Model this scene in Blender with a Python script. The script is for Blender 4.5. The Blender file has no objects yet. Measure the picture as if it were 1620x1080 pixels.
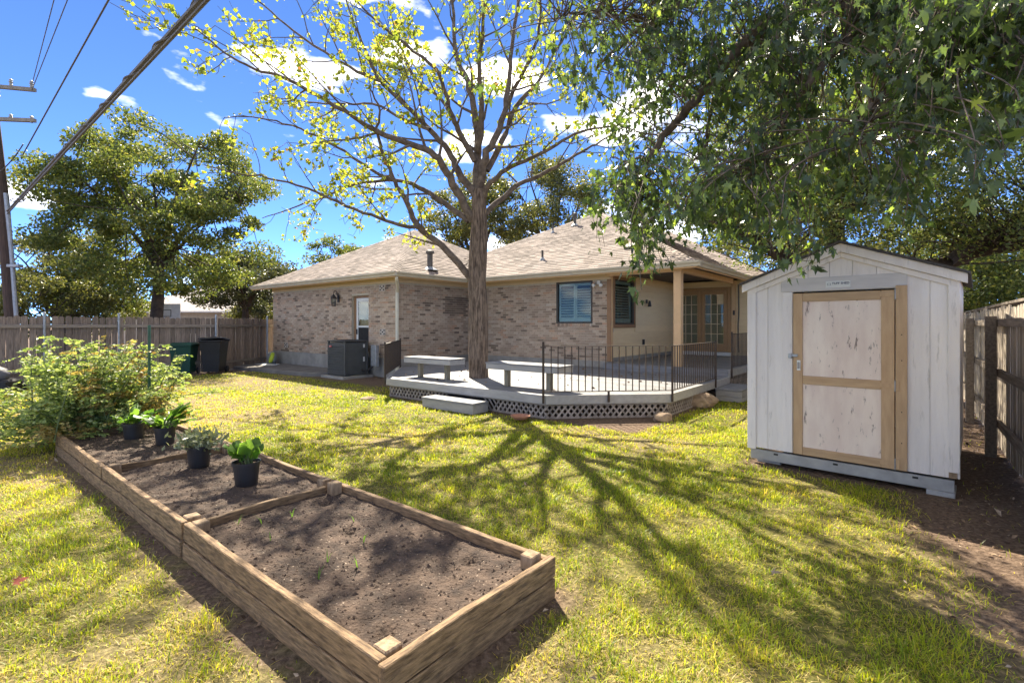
import bpy, math, random
import numpy as np
from mathutils import Vector, Matrix, noise as mnoise

random.seed(7); RNG = np.random.default_rng(7)
R = math.radians
SC = bpy.context.scene
COL = SC.collection

# ------------------------------------------------------------------ camera, sky, sun, exposure
CAM_H = 1.6; FPX = 780.0
cam = bpy.data.cameras.new('camera'); camo = bpy.data.objects.new('camera', cam); COL.objects.link(camo)
cam.sensor_width = 36.0; cam.lens = 36.0 * FPX / 1620.0
cam.shift_y = -27.0 / 1620.0; cam.clip_end = 2000; cam.clip_start = 0.05
camo.location = (0, 0, CAM_H); camo.rotation_euler = (R(90), 0, 0)
SC.camera = camo

SUN_TO = Vector((-0.27, 0.963, 0)).normalized(); SUN_EL = R(46)
world = bpy.data.worlds.new('World'); SC.world = world; world.use_nodes = True
nt = world.node_tree; nt.nodes.clear()
wout = nt.nodes.new('ShaderNodeOutputWorld'); wbg = nt.nodes.new('ShaderNodeBackground')
sky = nt.nodes.new('ShaderNodeTexSky'); sky.sky_type = 'NISHITA'; sky.sun_disc = False
sky.sun_elevation = SUN_EL; sky.sun_rotation = math.atan2(SUN_TO.x, SUN_TO.y)
sky.air_density = 0.3; sky.dust_density = 0.0; sky.ozone_density = 1.0
# clouds made brighter, warmer and more numerous to light the shaded walls
tc = nt.nodes.new('ShaderNodeTexCoord'); mp = nt.nodes.new('ShaderNodeMapping'); mp.inputs['Scale'].default_value = (1.6, 1.6, 4.0); mp.inputs['Location'].default_value = (60.48, 93.54, 23.32)
cn = nt.nodes.new('ShaderNodeTexNoise'); cn.inputs['Scale'].default_value = 2.6; cn.inputs['Detail'].default_value = 7; cn.inputs['Roughness'].default_value = .48
cr = nt.nodes.new('ShaderNodeValToRGB'); cr.color_ramp.elements[0].position = .545; cr.color_ramp.elements[1].position = .82
cr.color_ramp.elements[1].color = (1, 1, 1, 1)
cmix = nt.nodes.new('ShaderNodeMix'); cmix.data_type = 'RGBA'
hsv = nt.nodes.new('ShaderNodeMix'); hsv.data_type = 'RGBA'; hsv.blend_type = 'MULTIPLY'; hsv.inputs['Factor'].default_value = 1.0; hsv.inputs['B'].default_value = (.50, .68, .90, 1)
cmix.inputs['B'].default_value = (28.0, 25.5, 20.0, 1)
nt.links.new(tc.outputs['Generated'], mp.inputs['Vector']); nt.links.new(mp.outputs[0], cn.inputs['Vector'])
nt.links.new(cn.outputs['Fac'], cr.inputs['Fac']); nt.links.new(cr.outputs['Color'], cmix.inputs['Factor'])
nt.links.new(sky.outputs[0], hsv.inputs['A']); nt.links.new(hsv.outputs['Result'], cmix.inputs['A'])
nt.links.new(cmix.outputs['Result'], wbg.inputs['Color']); wbg.inputs['Strength'].default_value = 0.08
nt.links.new(wbg.outputs[0], wout.inputs['Surface'])

sl = bpy.data.lights.new('sun', 'SUN'); so = bpy.data.objects.new('sun', sl); COL.objects.link(so)
sl.energy = 2.8; sl.angle = R(0.5); sl.color = (1.0, .90, .72)
sdir = Vector((SUN_TO.x * math.cos(SUN_EL), SUN_TO.y * math.cos(SUN_EL), math.sin(SUN_EL)))
so.rotation_euler = sdir.to_track_quat('Z', 'Y').to_euler(); so.location = sdir * 60

vs = SC.view_settings; vs.view_transform = 'Standard'; vs.look = 'None'; vs.gamma = 1.0; vs.use_curve_mapping = False
vs.exposure = 2.55
SC.cycles.max_bounces = 10; SC.cycles.transparent_max_bounces = 12; SC.cycles.diffuse_bounces = 4
SC.cycles.use_denoising = True; SC.cycles.sample_clamp_indirect = 6

# ------------------------------------------------------------------ helpers
def P(px, py, Y): return Vector(((px - 810) / FPX * Y, Y, CAM_H + (513 - py) / FPX * Y))
E = Vector((.779, -.627, 0)).normalized(); V = Vector((-E.y, E.x, 0))
RZ = math.atan2(E.y, E.x)
C1 = Vector((-3.35, 14.5, 0))                       # near corner of the brick wing
def W(a, b, z=0): return C1 + E * a + V * b + Vector((0, 0, z))

def tag(o, label=None, cat=None, group=None, kind=None):
    if label: o['label'] = label
    if cat: o['category'] = cat
    if group: o['group'] = group
    if kind: o['kind'] = kind
    return o
def thing(name, label, cat, loc=(0, 0, 0), rotz=0.0, group=None):
    o = bpy.data.objects.new(name, None); COL.objects.link(o); o.empty_display_size = .1
    o.location = loc; o.rotation_euler = (0, 0, rotz)
    return tag(o, label, cat, group)
def link(name, me, parent=None):
    o = bpy.data.objects.new(name, me); COL.objects.link(o)
    if parent is not None: o.parent = parent
    return o

def np_mesh(name, verts, polys, rnd=None, mat=None, smooth=False):
    """verts (n,3); polys: list of (m,k) int arrays; rnd: per-vertex float"""
    me = bpy.data.meshes.new(name)
    verts = np.asarray(verts, dtype=np.float32)
    me.vertices.add(len(verts)); me.vertices.foreach_set('co', verts.ravel())
    polys = [np.asarray(p, dtype=np.int32) for p in polys if len(p)]
    loops = np.concatenate([p.ravel() for p in polys]); tot = np.concatenate([np.full(len(p), p.shape[1], np.int32) for p in polys])
    start = np.concatenate([[0], np.cumsum(tot)[:-1]]).astype(np.int32)
    me.loops.add(len(loops)); me.loops.foreach_set('vertex_index', loops)
    me.polygons.add(len(tot)); me.polygons.foreach_set('loop_start', start)
    try: me.polygons.foreach_set('loop_total', tot)
    except Exception: pass
    me.polygons.foreach_set('use_smooth', np.full(len(tot), smooth, bool))
    me.update(calc_edges=True)
    if rnd is not None:
        at = me.attributes.new('rnd', 'FLOAT', 'POINT'); at.data.foreach_set('value', np.asarray(rnd, np.float32))
    if mat: me.materials.append(mat)
    me.validate()
    return me

class MB:
    def __init__(s): s.v = []; s.f = []; s.r = []; s.cr = 0.0
    def add(s, vs, fs):
        n = len(s.v); s.v += [tuple(v) for v in vs]; s.f += [tuple(i + n for i in f) for f in fs]; s.r += [s.cr] * len(vs); return s
    def box(s, x0, x1, y0, y1, z0, z1, m=None):
        vs = [Vector(p) for p in ((x0,y0,z0),(x1,y0,z0),(x1,y1,z0),(x0,y1,z0),(x0,y0,z1),(x1,y0,z1),(x1,y1,z1),(x0,y1,z1))]
        if m is not None: vs = [m @ v for v in vs]
        return s.add(vs, [(0,3,2,1),(4,5,6,7),(0,1,5,4),(1,2,6,5),(2,3,7,6),(3,0,4,7)])
    def prism(s, poly, ext):
        poly = [Vector(p) for p in poly]; ext = Vector(ext); n = len(poly)
        nrm = Vector((0,0,0))
        for i in range(n): nrm += (poly[i]-poly[0]).cross(poly[(i+1)%n]-poly[0])
        if nrm.dot(ext) > 0: poly = poly[::-1]
        vs = poly + [p + ext for p in poly]
        fs = [tuple(range(n)), tuple(range(2*n-1, n-1, -1))]
        for i in range(n):
            j = (i+1) % n; fs.append((j, i, n+i, n+j))
        return s.add(vs, fs)
    def tube(s, pts, rad, n=8, cap=True):
        pts = [Vector(p) for p in pts]; 
        if not hasattr(rad, '__len__'): rad = [rad]*len(pts)
        vs = []; up = None
        for i, p in enumerate(pts):
            t = (pts[min(i+1,len(pts)-1)] - pts[max(i-1,0)])
            if t.length < 1e-9: t = Vector((0,0,1))
            t.normalize()
            if up is None: up = t.orthogonal().normalized()
            up = (up - t*up.dot(t)); up = up.normalized() if up.length > 1e-6 else t.orthogonal().normalized()
            b = t.cross(up)
            for k in range(n):
                a = 2*math.pi*k/n; vs.append(p + (up*math.cos(a) + b*math.sin(a))*rad[i])
        fs = []
        for i in range(len(pts)-1):
            for k in range(n):
                k2 = (k+1)%n; fs.append((i*n+k, i*n+k2, (i+1)*n+k2, (i+1)*n+k))
        if cap:
            fs.append(tuple(range(n-1,-1,-1))); m = (len(pts)-1)*n; fs.append(tuple(range(m, m+n)))
        return s.add(vs, fs)
    def lathe(s, prof, n=24, c=(0,0,0), sx=1, sy=1):
        vs = []; fs = []; c = Vector(c)
        for r, z in prof:
            for k in range(n):
                a = 2*math.pi*k/n; vs.append(c + Vector((r*math.cos(a)*sx, r*math.sin(a)*sy, z)))
        for i in range(len(prof)-1):
            for k in range(n):
                k2 = (k+1)%n; fs.append((i*n+k, i*n+k2, (i+1)*n+k2, (i+1)*n+k))
        return s.add(vs, fs)
    def mesh(s, name, mat, smooth=False, rnd=False):
        me = bpy.data.meshes.new(name); me.from_pydata(s.v, [], s.f)
        if mat: me.materials.append(mat)
        if smooth: me.polygons.foreach_set('use_smooth', [True]*len(me.polygons))
        if rnd:
            at = me.attributes.new('rnd', 'FLOAT', 'POINT'); at.data.foreach_set('value', s.r)
        me.update(); return me
    def build(s, name, mat, parent=None, smooth=False, bevel=0, rnd=False, seg=1):
        o = link(name, s.mesh(name, mat, smooth, rnd), parent)
        if bevel:
            m = o.modifiers.new('bevel', 'BEVEL'); m.width = bevel; m.segments = seg; m.limit_method = 'ANGLE'; m.angle_limit = R(35)
        return o
def part(name, mat, parent, dims, bevel=0.0): return MB().box(*dims).build(name, mat, parent, bevel=bevel)
def clip_poly(poly, half):           # convex 2-D polygon clipped by half planes (nx, ny, d): nx*x+ny*y <= d
    for nx, ny, d in half:
        out = []
        for i in range(len(poly)):
            p, q = poly[i], poly[(i+1) % len(poly)]
            dp, dq = nx*p[0]+ny*p[1]-d, nx*q[0]+ny*q[1]-d
            if dp <= 0: out.append(p)
            if (dp < 0 < dq) or (dq < 0 < dp):
                t = dp/(dp-dq); out.append((p[0]+(q[0]-p[0])*t, p[1]+(q[1]-p[1])*t))
        poly = out
        if len(poly) < 3: return []
    return poly
def catmull(pts, n=5):
    pts = [Vector(p) for p in pts]; out = []
    for i in range(len(pts)-1):
        p0, p1, p2, p3 = pts[max(i-1,0)], pts[i], pts[i+1], pts[min(i+2,len(pts)-1)]
        for k in range(n):
            t = k/n; out.append(.5*((2*p1)+(p2-p0)*t+(2*p0-5*p1+4*p2-p3)*t*t+(3*p1-p0-3*p2+p3)*t**3))
    out.append(pts[-1]); return out

# ------------------------------------------------------------------ materials
class N:
    def __init__(s, name):
        s.m = bpy.data.materials.new(name); s.m.use_nodes = True; s.t = s.m.node_tree; s.t.nodes.clear()
        s.out = s.t.nodes.new('ShaderNodeOutputMaterial')
    def n(s, ty, **kw):
        nd = s.t.nodes.new('ShaderNode' + ty)
        for k, v in kw.items():
            if k in nd.inputs.keys() if hasattr(nd.inputs, 'keys') else False: nd.inputs[k].default_value = v
            else: setattr(nd, k, v)
        return nd
    def l(s, a, b): s.t.links.new(a, b)
    def ramp(s, fac, stops):
        r = s.n('ValToRGB'); e = r.color_ramp.elements
        while len(e) < len(stops): e.new(.5)
        for el, (p, c) in zip(e, stops): el.position = p; el.color = (*c, 1)
        s.l(fac, r.inputs['Fac']); return r.outputs['Color']
    def mix(s, fac, a, b, mode='MIX'):
        m = s.n('Mix', data_type='RGBA', blend_type=mode)
        for sock, v in (('Factor', fac), ('A', a), ('B', b)):
            if isinstance(v, (int, float)): m.inputs[sock].default_value = v
            elif isinstance(v, tuple): m.inputs[sock].default_value = (*v, 1)
            else: s.l(v, m.inputs[sock])
        return m.outputs['Result']
    def math(s, op, a, b):
        m = s.n('Math', operation=op)
        for i, v in enumerate((a, b)):
            if isinstance(v, (int, float)): m.inputs[i].default_value = v
            else: s.l(v, m.inputs[i])
        return m.outputs[0]

def mat(name, col, col2=None, rough=.6, scale=6, stretch=(1,1,1), bump=.0, bscale=None, rand=0.0, metal=0.0, spots=None, lo=.35, hi=.68, spec=.4, coat=0):
    g = N(name); tc = g.n('TexCoord'); oi = g.n('ObjectInfo')
    off = g.n('VectorMath', operation='SCALE'); cx = g.n('CombineXYZ')
    g.l(oi.outputs['Random'], cx.inputs[0]); g.l(oi.outputs['Random'], cx.inputs[1]); g.l(oi.outputs['Random'], cx.inputs[2])
    g.l(cx.outputs[0], off.inputs[0]); off.inputs['Scale'].default_value = 37.0
    ad = g.n('VectorMath', operation='ADD'); g.l(tc.outputs['Object'], ad.inputs[0]); g.l(off.outputs[0], ad.inputs[1])
    mp = g.n('Mapping'); mp.inputs['Scale'].default_value = stretch; g.l(ad.outputs[0], mp.inputs['Vector'])
    nz = g.n('TexNoise'); nz.inputs['Scale'].default_value = scale; nz.inputs['Detail'].default_value = 8; nz.inputs['Roughness'].default_value = .62
    g.l(mp.outputs[0], nz.inputs['Vector'])
    if col2 is None: col2 = tuple(c*.8 for c in col)
    c = g.ramp(nz.outputs['Fac'], [(lo, col2), (hi, col)])
    if spots:
        n2 = g.n('TexNoise'); n2.inputs['Scale'].default_value = spots[1]; n2.inputs['Detail'].default_value = 6; n2.inputs['Roughness'].default_value = .7
        g.l(mp.outputs[0], n2.inputs['Vector'])
        f = g.ramp(n2.outputs['Fac'], [(spots[2], (0,0,0)), (spots[3], (1,1,1))]); c = g.mix(f, c, spots[0])
    if rand:
        mr = g.n('MapRange'); g.l(oi.outputs['Random'], mr.inputs[0]); mr.inputs[3].default_value = 1-rand; mr.inputs[4].default_value = 1+rand
        cc = g.n('CombineColor')
        for i in range(3): g.l(mr.outputs[0], cc.inputs[i])
        c = g.mix(1.0, c, cc.outputs[0], 'MULTIPLY')
    b = g.n('BsdfPrincipled'); g.l(c, b.inputs['Base Color']); b.inputs['Roughness'].default_value = rough; b.inputs['Metallic'].default_value = metal
    b.inputs['Specular IOR Level'].default_value = spec; b.inputs['Coat Weight'].default_value = coat
    if bump:
        bp = g.n('Bump'); bp.inputs['Strength'].default_value = min(bump, 1); bp.inputs['Distance'].default_value = .02
        if bscale:
            n3 = g.n('TexNoise'); n3.inputs['Scale'].default_value = bscale; n3.inputs['Detail'].default_value = 6; g.l(mp.outputs[0], n3.inputs['Vector']); g.l(n3.outputs['Fac'], bp.inputs['Height'])
        else: g.l(nz.outputs['Fac'], bp.inputs['Height'])
        g.l(bp.outputs[0], b.inputs['Normal'])
    g.l(b.outputs[0], g.out.inputs['Surface']); return g.m

def attr_mat(name, stops, rough=.8, fine=.25, fscale=60, bump=.4, use_obj=False, spec=.3):
    """colour from a per-piece random value (mesh attribute, or object random for single pieces) and fine grain"""
    g = N(name)
    if use_obj: val = g.n('ObjectInfo').outputs['Random']
    else:
        a = g.n('Attribute'); a.attribute_name = 'rnd'; val = a.outputs['Fac']
    c = g.ramp(val, stops)
    ge = g.n('NewGeometry'); nz = g.n('TexNoise'); nz.inputs['Scale'].default_value = fscale; nz.inputs['Detail'].default_value = 5
    g.l(ge.outputs['Position'], nz.inputs['Vector'])
    v = g.ramp(nz.outputs['Fac'], [(.3, (1-fine,)*3), (.7, (1+fine*.5,)*3)])
    c = g.mix(1.0, c, v, 'MULTIPLY')
    n2 = g.n('TexNoise'); n2.inputs['Scale'].default_value = 1.1; n2.inputs['Detail'].default_value = 4; g.l(ge.outputs['Position'], n2.inputs['Vector'])
    v2 = g.ramp(n2.outputs['Fac'], [(.3, (.84,.84,.85)), (.7, (1.1,1.08,1.06))]); c = g.mix(1.0, c, v2, 'MULTIPLY')
    b = g.n('BsdfPrincipled'); g.l(c, b.inputs['Base Color']); b.inputs['Roughness'].default_value = rough; b.inputs['Specular IOR Level'].default_value = spec
    if bump:
        bp = g.n('Bump'); bp.inputs['Strength'].default_value = min(bump, 1); bp.inputs['Distance'].default_value = .01; g.l(nz.outputs['Fac'], bp.inputs['Height']); g.l(bp.outputs[0], b.inputs['Normal'])
    g.l(b.outputs[0], g.out.inputs['Surface']); return g.m

def leaf_mat(name, stops, trans=.45, tcol=1.6, rough=.45, warm=(1.1, 1.05, .55), spec=.4):
    g = N(name); a = g.n('Attribute'); a.attribute_name = 'rnd'
    c = g.ramp(a.outputs['Fac'], stops)
    b = g.n('BsdfPrincipled'); g.l(c, b.inputs['Base Color']); b.inputs['Roughness'].default_value = rough; b.inputs['Specular IOR Level'].default_value = spec
    t = g.n('BsdfTranslucent'); tc_ = g.mix(1.0, c, tuple(w*tcol for w in warm), 'MULTIPLY'); g.l(tc_, t.inputs['Color'])
    m = g.n('MixShader'); m.inputs[0].default_value = trans; g.l(b.outputs[0], m.inputs[1]); g.l(t.outputs[0], m.inputs[2])
    g.l(m.outputs[0], g.out.inputs['Surface']); return g.m

def glass_mat(name, tint=(.8,.86,.86), refl=.0):
    g = N(name); tr = g.n('BsdfTransparent'); tr.inputs[0].default_value = (*tint, 1); gl = g.n('BsdfGlossy'); gl.inputs['Roughness'].default_value = .02
    lw = g.n('LayerWeight'); lw.inputs['Blend'].default_value = .5; f = g.math('ADD', g.math('MULTIPLY', g.math('POWER', lw.outputs['Facing'], 4.0), .85), .028+refl); m = g.n('MixShader')
    g.l(f, m.inputs[0]); g.l(tr.outputs[0], m.inputs[1]); g.l(gl.outputs[0], m.inputs[2]); g.l(m.outputs[0], g.out.inputs['Surface']); return g.m

BRICK = [(0, (.18,.13,.10)), (.05, (.23,.17,.125)), (.10, (.34,.25,.18)), (.35, (.46,.345,.25)), (.6, (.52,.40,.295)), (.82, (.56,.45,.34)), (.93, (.50,.31,.20)), (1, (.60,.51,.40))]
SHING = [(0, (.15,.12,.105)), (.3, (.22,.18,.16)), (.7, (.29,.24,.215)), (1, (.36,.30,.27))]
M = dict(
  brick=attr_mat('brick', BRICK), brick1=attr_mat('brick_single', BRICK, use_obj=True),
  shingle=attr_mat('shingle', SHING, fine=.3, fscale=90, rough=.9), shingle1=attr_mat('shingle_single', SHING, use_obj=True, fine=.3, fscale=90, rough=.9),
  mortar=mat('mortar', (.58,.51,.385), (.46,.41,.31), rough=.95, scale=14, bump=.3),
  concrete=mat('concrete', (.36,.34,.30), (.25,.235,.21), rough=.9, scale=3, bump=.25, bscale=40),
  slab=mat('slab', (.22,.205,.185), (.13,.12,.11), rough=.92, scale=2.5, bump=.3, bscale=30),
  cream=mat('cream_paint', (.72,.56,.35), (.66,.51,.32), rough=.6, scale=3, rand=.03),
  gutter=mat('gutter_paint', (.56,.50,.38), (.47,.42,.32), rough=.5, scale=4),
  downspout=mat('downspout_paint', (.66,.62,.50), (.58,.54,.43), rough=.5, scale=4),
  siding=mat('siding_paint', (.80,.64,.39), (.74,.58,.35), rough=.6, scale=2, rand=.04, stretch=(1,1,6)),
  trim=mat('brown_trim', (.30,.17,.085), (.25,.14,.07), rough=.55, scale=5),
  tanpost=mat('tan_post', (.70,.46,.25), (.62,.41,.22), rough=.6, scale=4),
  door=mat('door_wood', (.40,.235,.10), (.33,.19,.08), rough=.45, scale=7, stretch=(6,6,1)),
  white=mat('white_paint', (.72,.72,.68), (.64,.64,.6), rough=.5, scale=4),
  cfblack=mat('black_metal', (.025,.023,.022), (.04,.032,.028), rough=.5, scale=10, spec=.5),
  rail=mat('rail_iron', (.026,.021,.018), (.06,.036,.022), rough=.6, scale=18, bump=.15),
  winframe=mat('window_frame', (.06,.05,.04), (.045,.04,.03), rough=.45),
  shutter=mat('shutter_paint', (.42,.46,.39), (.36,.40,.34), rough=.5),
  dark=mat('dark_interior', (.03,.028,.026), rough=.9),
  glass=glass_mat('glass'), glassd=glass_mat('door_glass', (.7,.74,.74), .0),
  deck=mat('deck_paint', (.24,.24,.25), (.16,.16,.17), rough=.6, scale=4, stretch=(.7,6,6), bump=.25, rand=.11),
  fascia=mat('fascia_paint', (.36,.35,.34), (.28,.27,.265), rough=.65, scale=5, stretch=(.7,3,3), bump=.2, rand=.05),
  lattice=mat('lattice_wood', (.36,.31,.27), (.22,.185,.16), rough=.85, scale=9, bump=.2, rand=.25),
  oldpost=mat('old_post', (.30,.26,.19), (.19,.17,.12), rough=.85, scale=9, stretch=(5,5,.7), bump=.3),
  picket=mat('fence_wood', (.30,.23,.18), (.15,.115,.09), rough=.9, scale=4, stretch=(9,9,.9), bump=.45, rand=.28),
  picket2=mat('side_fence_wood', (.54,.47,.38), (.30,.25,.20), rough=.9, scale=4, stretch=(9,9,.9), bump=.45, rand=.25),
  frail=mat('fence_rail_wood', (.30,.25,.20), (.16,.13,.105), rough=.9, scale=4, stretch=(.8,9,9), bump=.4, rand=.2),
  galv=mat('galvanized', (.42,.44,.46), (.28,.30,.32), rough=.5, scale=12, metal=.5),
  shedw=mat('shed_paint', (.76,.70,.64), (.66,.60,.545), rough=.7, scale=2.2, stretch=(3.5,3.5,.45), bump=.25, bscale=26, rand=.03, lo=.3, hi=.62, spots=((.50,.455,.41), 4.5, .585, .70)),
  shedg=mat('shed_grey_primer', (.60,.56,.53), (.48,.45,.43), rough=.75, scale=4, stretch=(.5,3,3)),
  shedp=mat('shed_door_panel', (.80,.68,.56), (.68,.54,.45), rough=.75, scale=3, bump=.15, spots=((.22,.165,.14), 8, .585, .65), stretch=(2.2,2.2,.6)),
  shedt=mat('shed_door_timber', (.50,.335,.185), (.40,.255,.135), rough=.65, scale=5, stretch=(5,5,.8), bump=.12, rand=.06),
  shedh=mat('shed_door_timber_across', (.50,.335,.185), (.40,.255,.135), rough=.65, scale=5, stretch=(.8,5,5), bump=.12, rand=.06),
  shroof=mat('shed_roof', (.10,.09,.085), (.05,.045,.04), rough=.95, scale=20, bump=.4),
  steel=mat('grey_steel', (.40,.39,.37), (.28,.275,.265), rough=.5, scale=5, metal=.3, bump=.08),
  block=mat('block', (.40,.40,.39), (.30,.30,.29), rough=.95, scale=15, bump=.4),
  bed=mat('bed_timber', (.31,.20,.105), (.095,.058,.030), rough=.8, scale=5, lo=.36, hi=.64, stretch=(1.9,13,13), bump=.5, rand=.14, spots=((.12,.08,.05), 3.0, .60, .68)),
  bedend=mat('bed_timber_end', (.31,.20,.105), (.095,.058,.030), rough=.8, scale=5, lo=.36, hi=.64, stretch=(13,1.9,13), bump=.5, rand=.14, spots=((.12,.08,.05), 3.0, .60, .68)),
  bedpost=mat('bed_post', (.38,.27,.165), (.15,.10,.06), rough=.85, scale=7, stretch=(4,4,1), bump=.5, rand=.1),
  soil=mat('soil', (.105,.070,.050), (.032,.021,.016), rough=.95, scale=9, bump=.9, bscale=55, spots=((.34,.27,.21), 42, .61, .68)),
  clod=mat('clod', (.16,.11,.08), (.05,.035,.026), rough=.95, scale=30, bump=.5),
  pot=mat('black_plastic', (.016,.016,.018), (.024,.024,.026), rough=.42, scale=6, spec=.5),
  bin_green=mat('green_bin', (.012,.065,.045), (.010,.05,.035), rough=.45, scale=3),
  bin_black=mat('black_bin', (.016,.015,.016), rough=.45),
  bark=mat('bark', (.23,.17,.125), (.06,.043,.032), rough=.95, scale=6, stretch=(5,5,.7), bump=1.0, lo=.38, hi=.62),
  limb=mat('limb_bark', (.20,.155,.12), (.08,.06,.046), rough=.95, scale=9, bump=.7),
  oakbark=mat('oak_bark', (.085,.065,.05), (.035,.027,.022), rough=.95, scale=6, bump=.8),
  ac=mat('ac_grey', (.085,.087,.085), (.065,.067,.065), rough=.5, scale=4),
  red=mat('red_badge', (.45,.02,.03), rough=.4), terracotta=mat('terracotta', (.45,.22,.14), (.36,.17,.10), rough=.8, scale=12),
  rock=mat('rock', (.40,.30,.20), (.20,.14,.10), rough=.95, scale=7, bump=.8),
  pole=mat('utility_pole', (.10,.065,.05), (.05,.035,.028), rough=.9, scale=5, stretch=(6,6,.5), bump=.4),
  arm=mat('cross_arm', (.30,.27,.22), (.2,.18,.15), rough=.9, scale=6), cable=mat('cable', (.06,.055,.05), (.11,.1,.09), rough=.6, scale=30),
  hose=mat('hose', (.55,.53,.48), rough=.5), lime=mat('lime_plastic', (.50,.62,.05), rough=.4),
  vent=mat('vent_block', (.56,.50,.43), (.46,.41,.35), rough=.9, scale=10), pipe=mat('roof_pipe', (.12,.11,.10), (.08,.075,.07), rough=.6),
  farroof=mat('far_roof', (.46,.42,.39), (.38,.34,.32), rough=.9, scale=3), farwall=mat('far_wall', (.58,.50,.38), rough=.8),
  board=mat('backboard', (.62,.62,.64), (.5,.5,.52), rough=.4), text=mat('dark_lettering', (.03,.04,.10), rough=.5),
  stem=mat('green_stem', (.13,.17,.06), rough=.6), tarp=mat('grey_cover', (.12,.12,.13), (.07,.07,.08), rough=.6, scale=8, bump=.3),
)

# ------------------------------------------------------------------ ground
def vnoise(x, y, s, seed=0):
    x = x/s; y = y/s; xi = np.floor(x).astype(np.int64); yi = np.floor(y).astype(np.int64); fx = x-xi; fy = y-yi
    fx = fx*fx*(3-2*fx); fy = fy*fy*(3-2*fy)
    def h(i, j):
        n = (i*374761393 + j*668265263 + seed*974711) & 0x7fffffff; n = ((n ^ (n >> 13))*1274126177) & 0x7fffffff
        return ((n ^ (n >> 16)) & 0xffff)/65535.0
    return (h(xi,yi)*(1-fx)+h(xi+1,yi)*fx)*(1-fy) + (h(xi,yi+1)*(1-fx)+h(xi+1,yi+1)*fx)*fy
def fbm(x, y, s, seed=0): return (vnoise(x,y,s,seed)*.5 + vnoise(x,y,s/2.1,seed+1)*.28 + vnoise(x,y,s/4.3,seed+2)*.14 + vnoise(x,y,s/9,seed+3)*.08)
BED0 = Vector((-.538, 1.98, 0)); BED_L, BED_W, BED_H = 6.45, 1.2, .25
ex, ey, vx, vy = E.x, E.y, V.x, V.y
def to_ab(x, y, o): dx = x-o.x; dy = y-o.y; return dx*ex+dy*ey, dx*vx+dy*vy
SHED0 = Vector((2.77, 5.75, 0)); SE = Vector((.726, -.687, 0)).normalized(); SV = Vector((-SE.y, SE.x, 0)); SHED_W, SHED_D = 1.80, 2.4
def soilness(x, y):
    """1 = bare soil or litter, 0 = lawn"""
    n = fbm(x, y, 1.3, 5) - .5; n2 = fbm(x, y, .35, 9) - .5
    a, b = to_ab(x, y, BED0)
    da = np.maximum(np.maximum(-BED_L-a, a), 0); db = np.maximum(np.maximum(-b, b-BED_W), 0); d = np.hypot(da, db)
    lim = np.where(b < 0, .17, .03) + np.where(a > 0, .10, 0)
    s = np.clip((lim + n*.25 + n2*.25 - d)/.12, 0, 1)
    # litter strip by the side fence: right of a line running from behind the shed to the near right
    t = (x - 4.0)*vx*1.0
    fa, fb = to_ab(x, y, Vector((5.9, 5.89, 0)))         # fa: across the fence (negative = this yard), fb along it
    edge = np.where(fb < -1.4, -1.55 - (fb+1.4)*.19, -1.55)
    s = np.maximum(s, np.clip((fa - edge + n*.55 + n2*.45)/.45, 0, 1))
    sa = (x-SHED0.x)*SE.x+(y-SHED0.y)*SE.y; sb = (x-SHED0.x)*SV.x+(y-SHED0.y)*SV.y
    s = np.maximum(s, np.clip(1-np.maximum(np.maximum(-sa, sa-SHED_W), np.maximum(-.10-sb, sb-SHED_D-.3))/.15, 0, 1)*(sb > -.3))
    # deck and house edge
    ha, hb = to_ab(x, y, C1)
    dd = np.maximum(np.maximum(-2.42-hb, ha-8.55), (-ha-hb)*.7071+.2)
    s = np.maximum(s, np.clip((.10+n2*.2-dd)/.12, 0, 1))
    s = np.maximum(s, np.clip((.9+n*.8+n2*.3-np.maximum(-hb-.55, ha-1.6))/.3, 0, 1)*(ha < 1.6)*(hb < .2)*(ha > -9.5)*np.clip((hb+1.9)/.3, 0, 1))
    # left fence foot
    la, lb = to_ab(x, y, Vector((-9.96, 16.6, 0)))
    s = np.maximum(s, np.clip((.9 + n*1.0 - la)/.4, 0, 1))
    return s
def dryness(x, y):
    n = fbm(x, y, 1.7, 21)
    left = np.clip((-x*.55 - y*.18 + .2)/1.6, 0, 1)
    right = np.clip((x - 1.4 - (4.2-y)*.1)/3.5, 0, 1)
    return np.clip((n-.40)*1.9 + left*.40 + right*.18, 0, 1)
gx = np.concatenate([-np.geomspace(14, 400, 24)[::-1], np.arange(-13.8, 13.8, .12), np.geomspace(14, 400, 24)])
gy = np.concatenate([-np.geomspace(4, 300, 20)[::-1], np.arange(-3.9, 21, .12), np.geomspace(21.2, 500, 26)])
XX, YY = np.meshgrid(gx, gy); so_ = soilness(XX, YY); dr_ = dryness(XX, YY)
ZZ = (fbm(XX, YY, .8, 3)-.5)*.03*(np.abs(XX) < 14)*(YY < 14)
ii = np.arange(len(gy)-1)[:,None]*len(gx) + np.arange(len(gx)-1)[None,:]
gq = np.stack([ii, ii+1, ii+1+len(gx), ii+len(gx)], -1).reshape(-1, 4)
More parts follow.
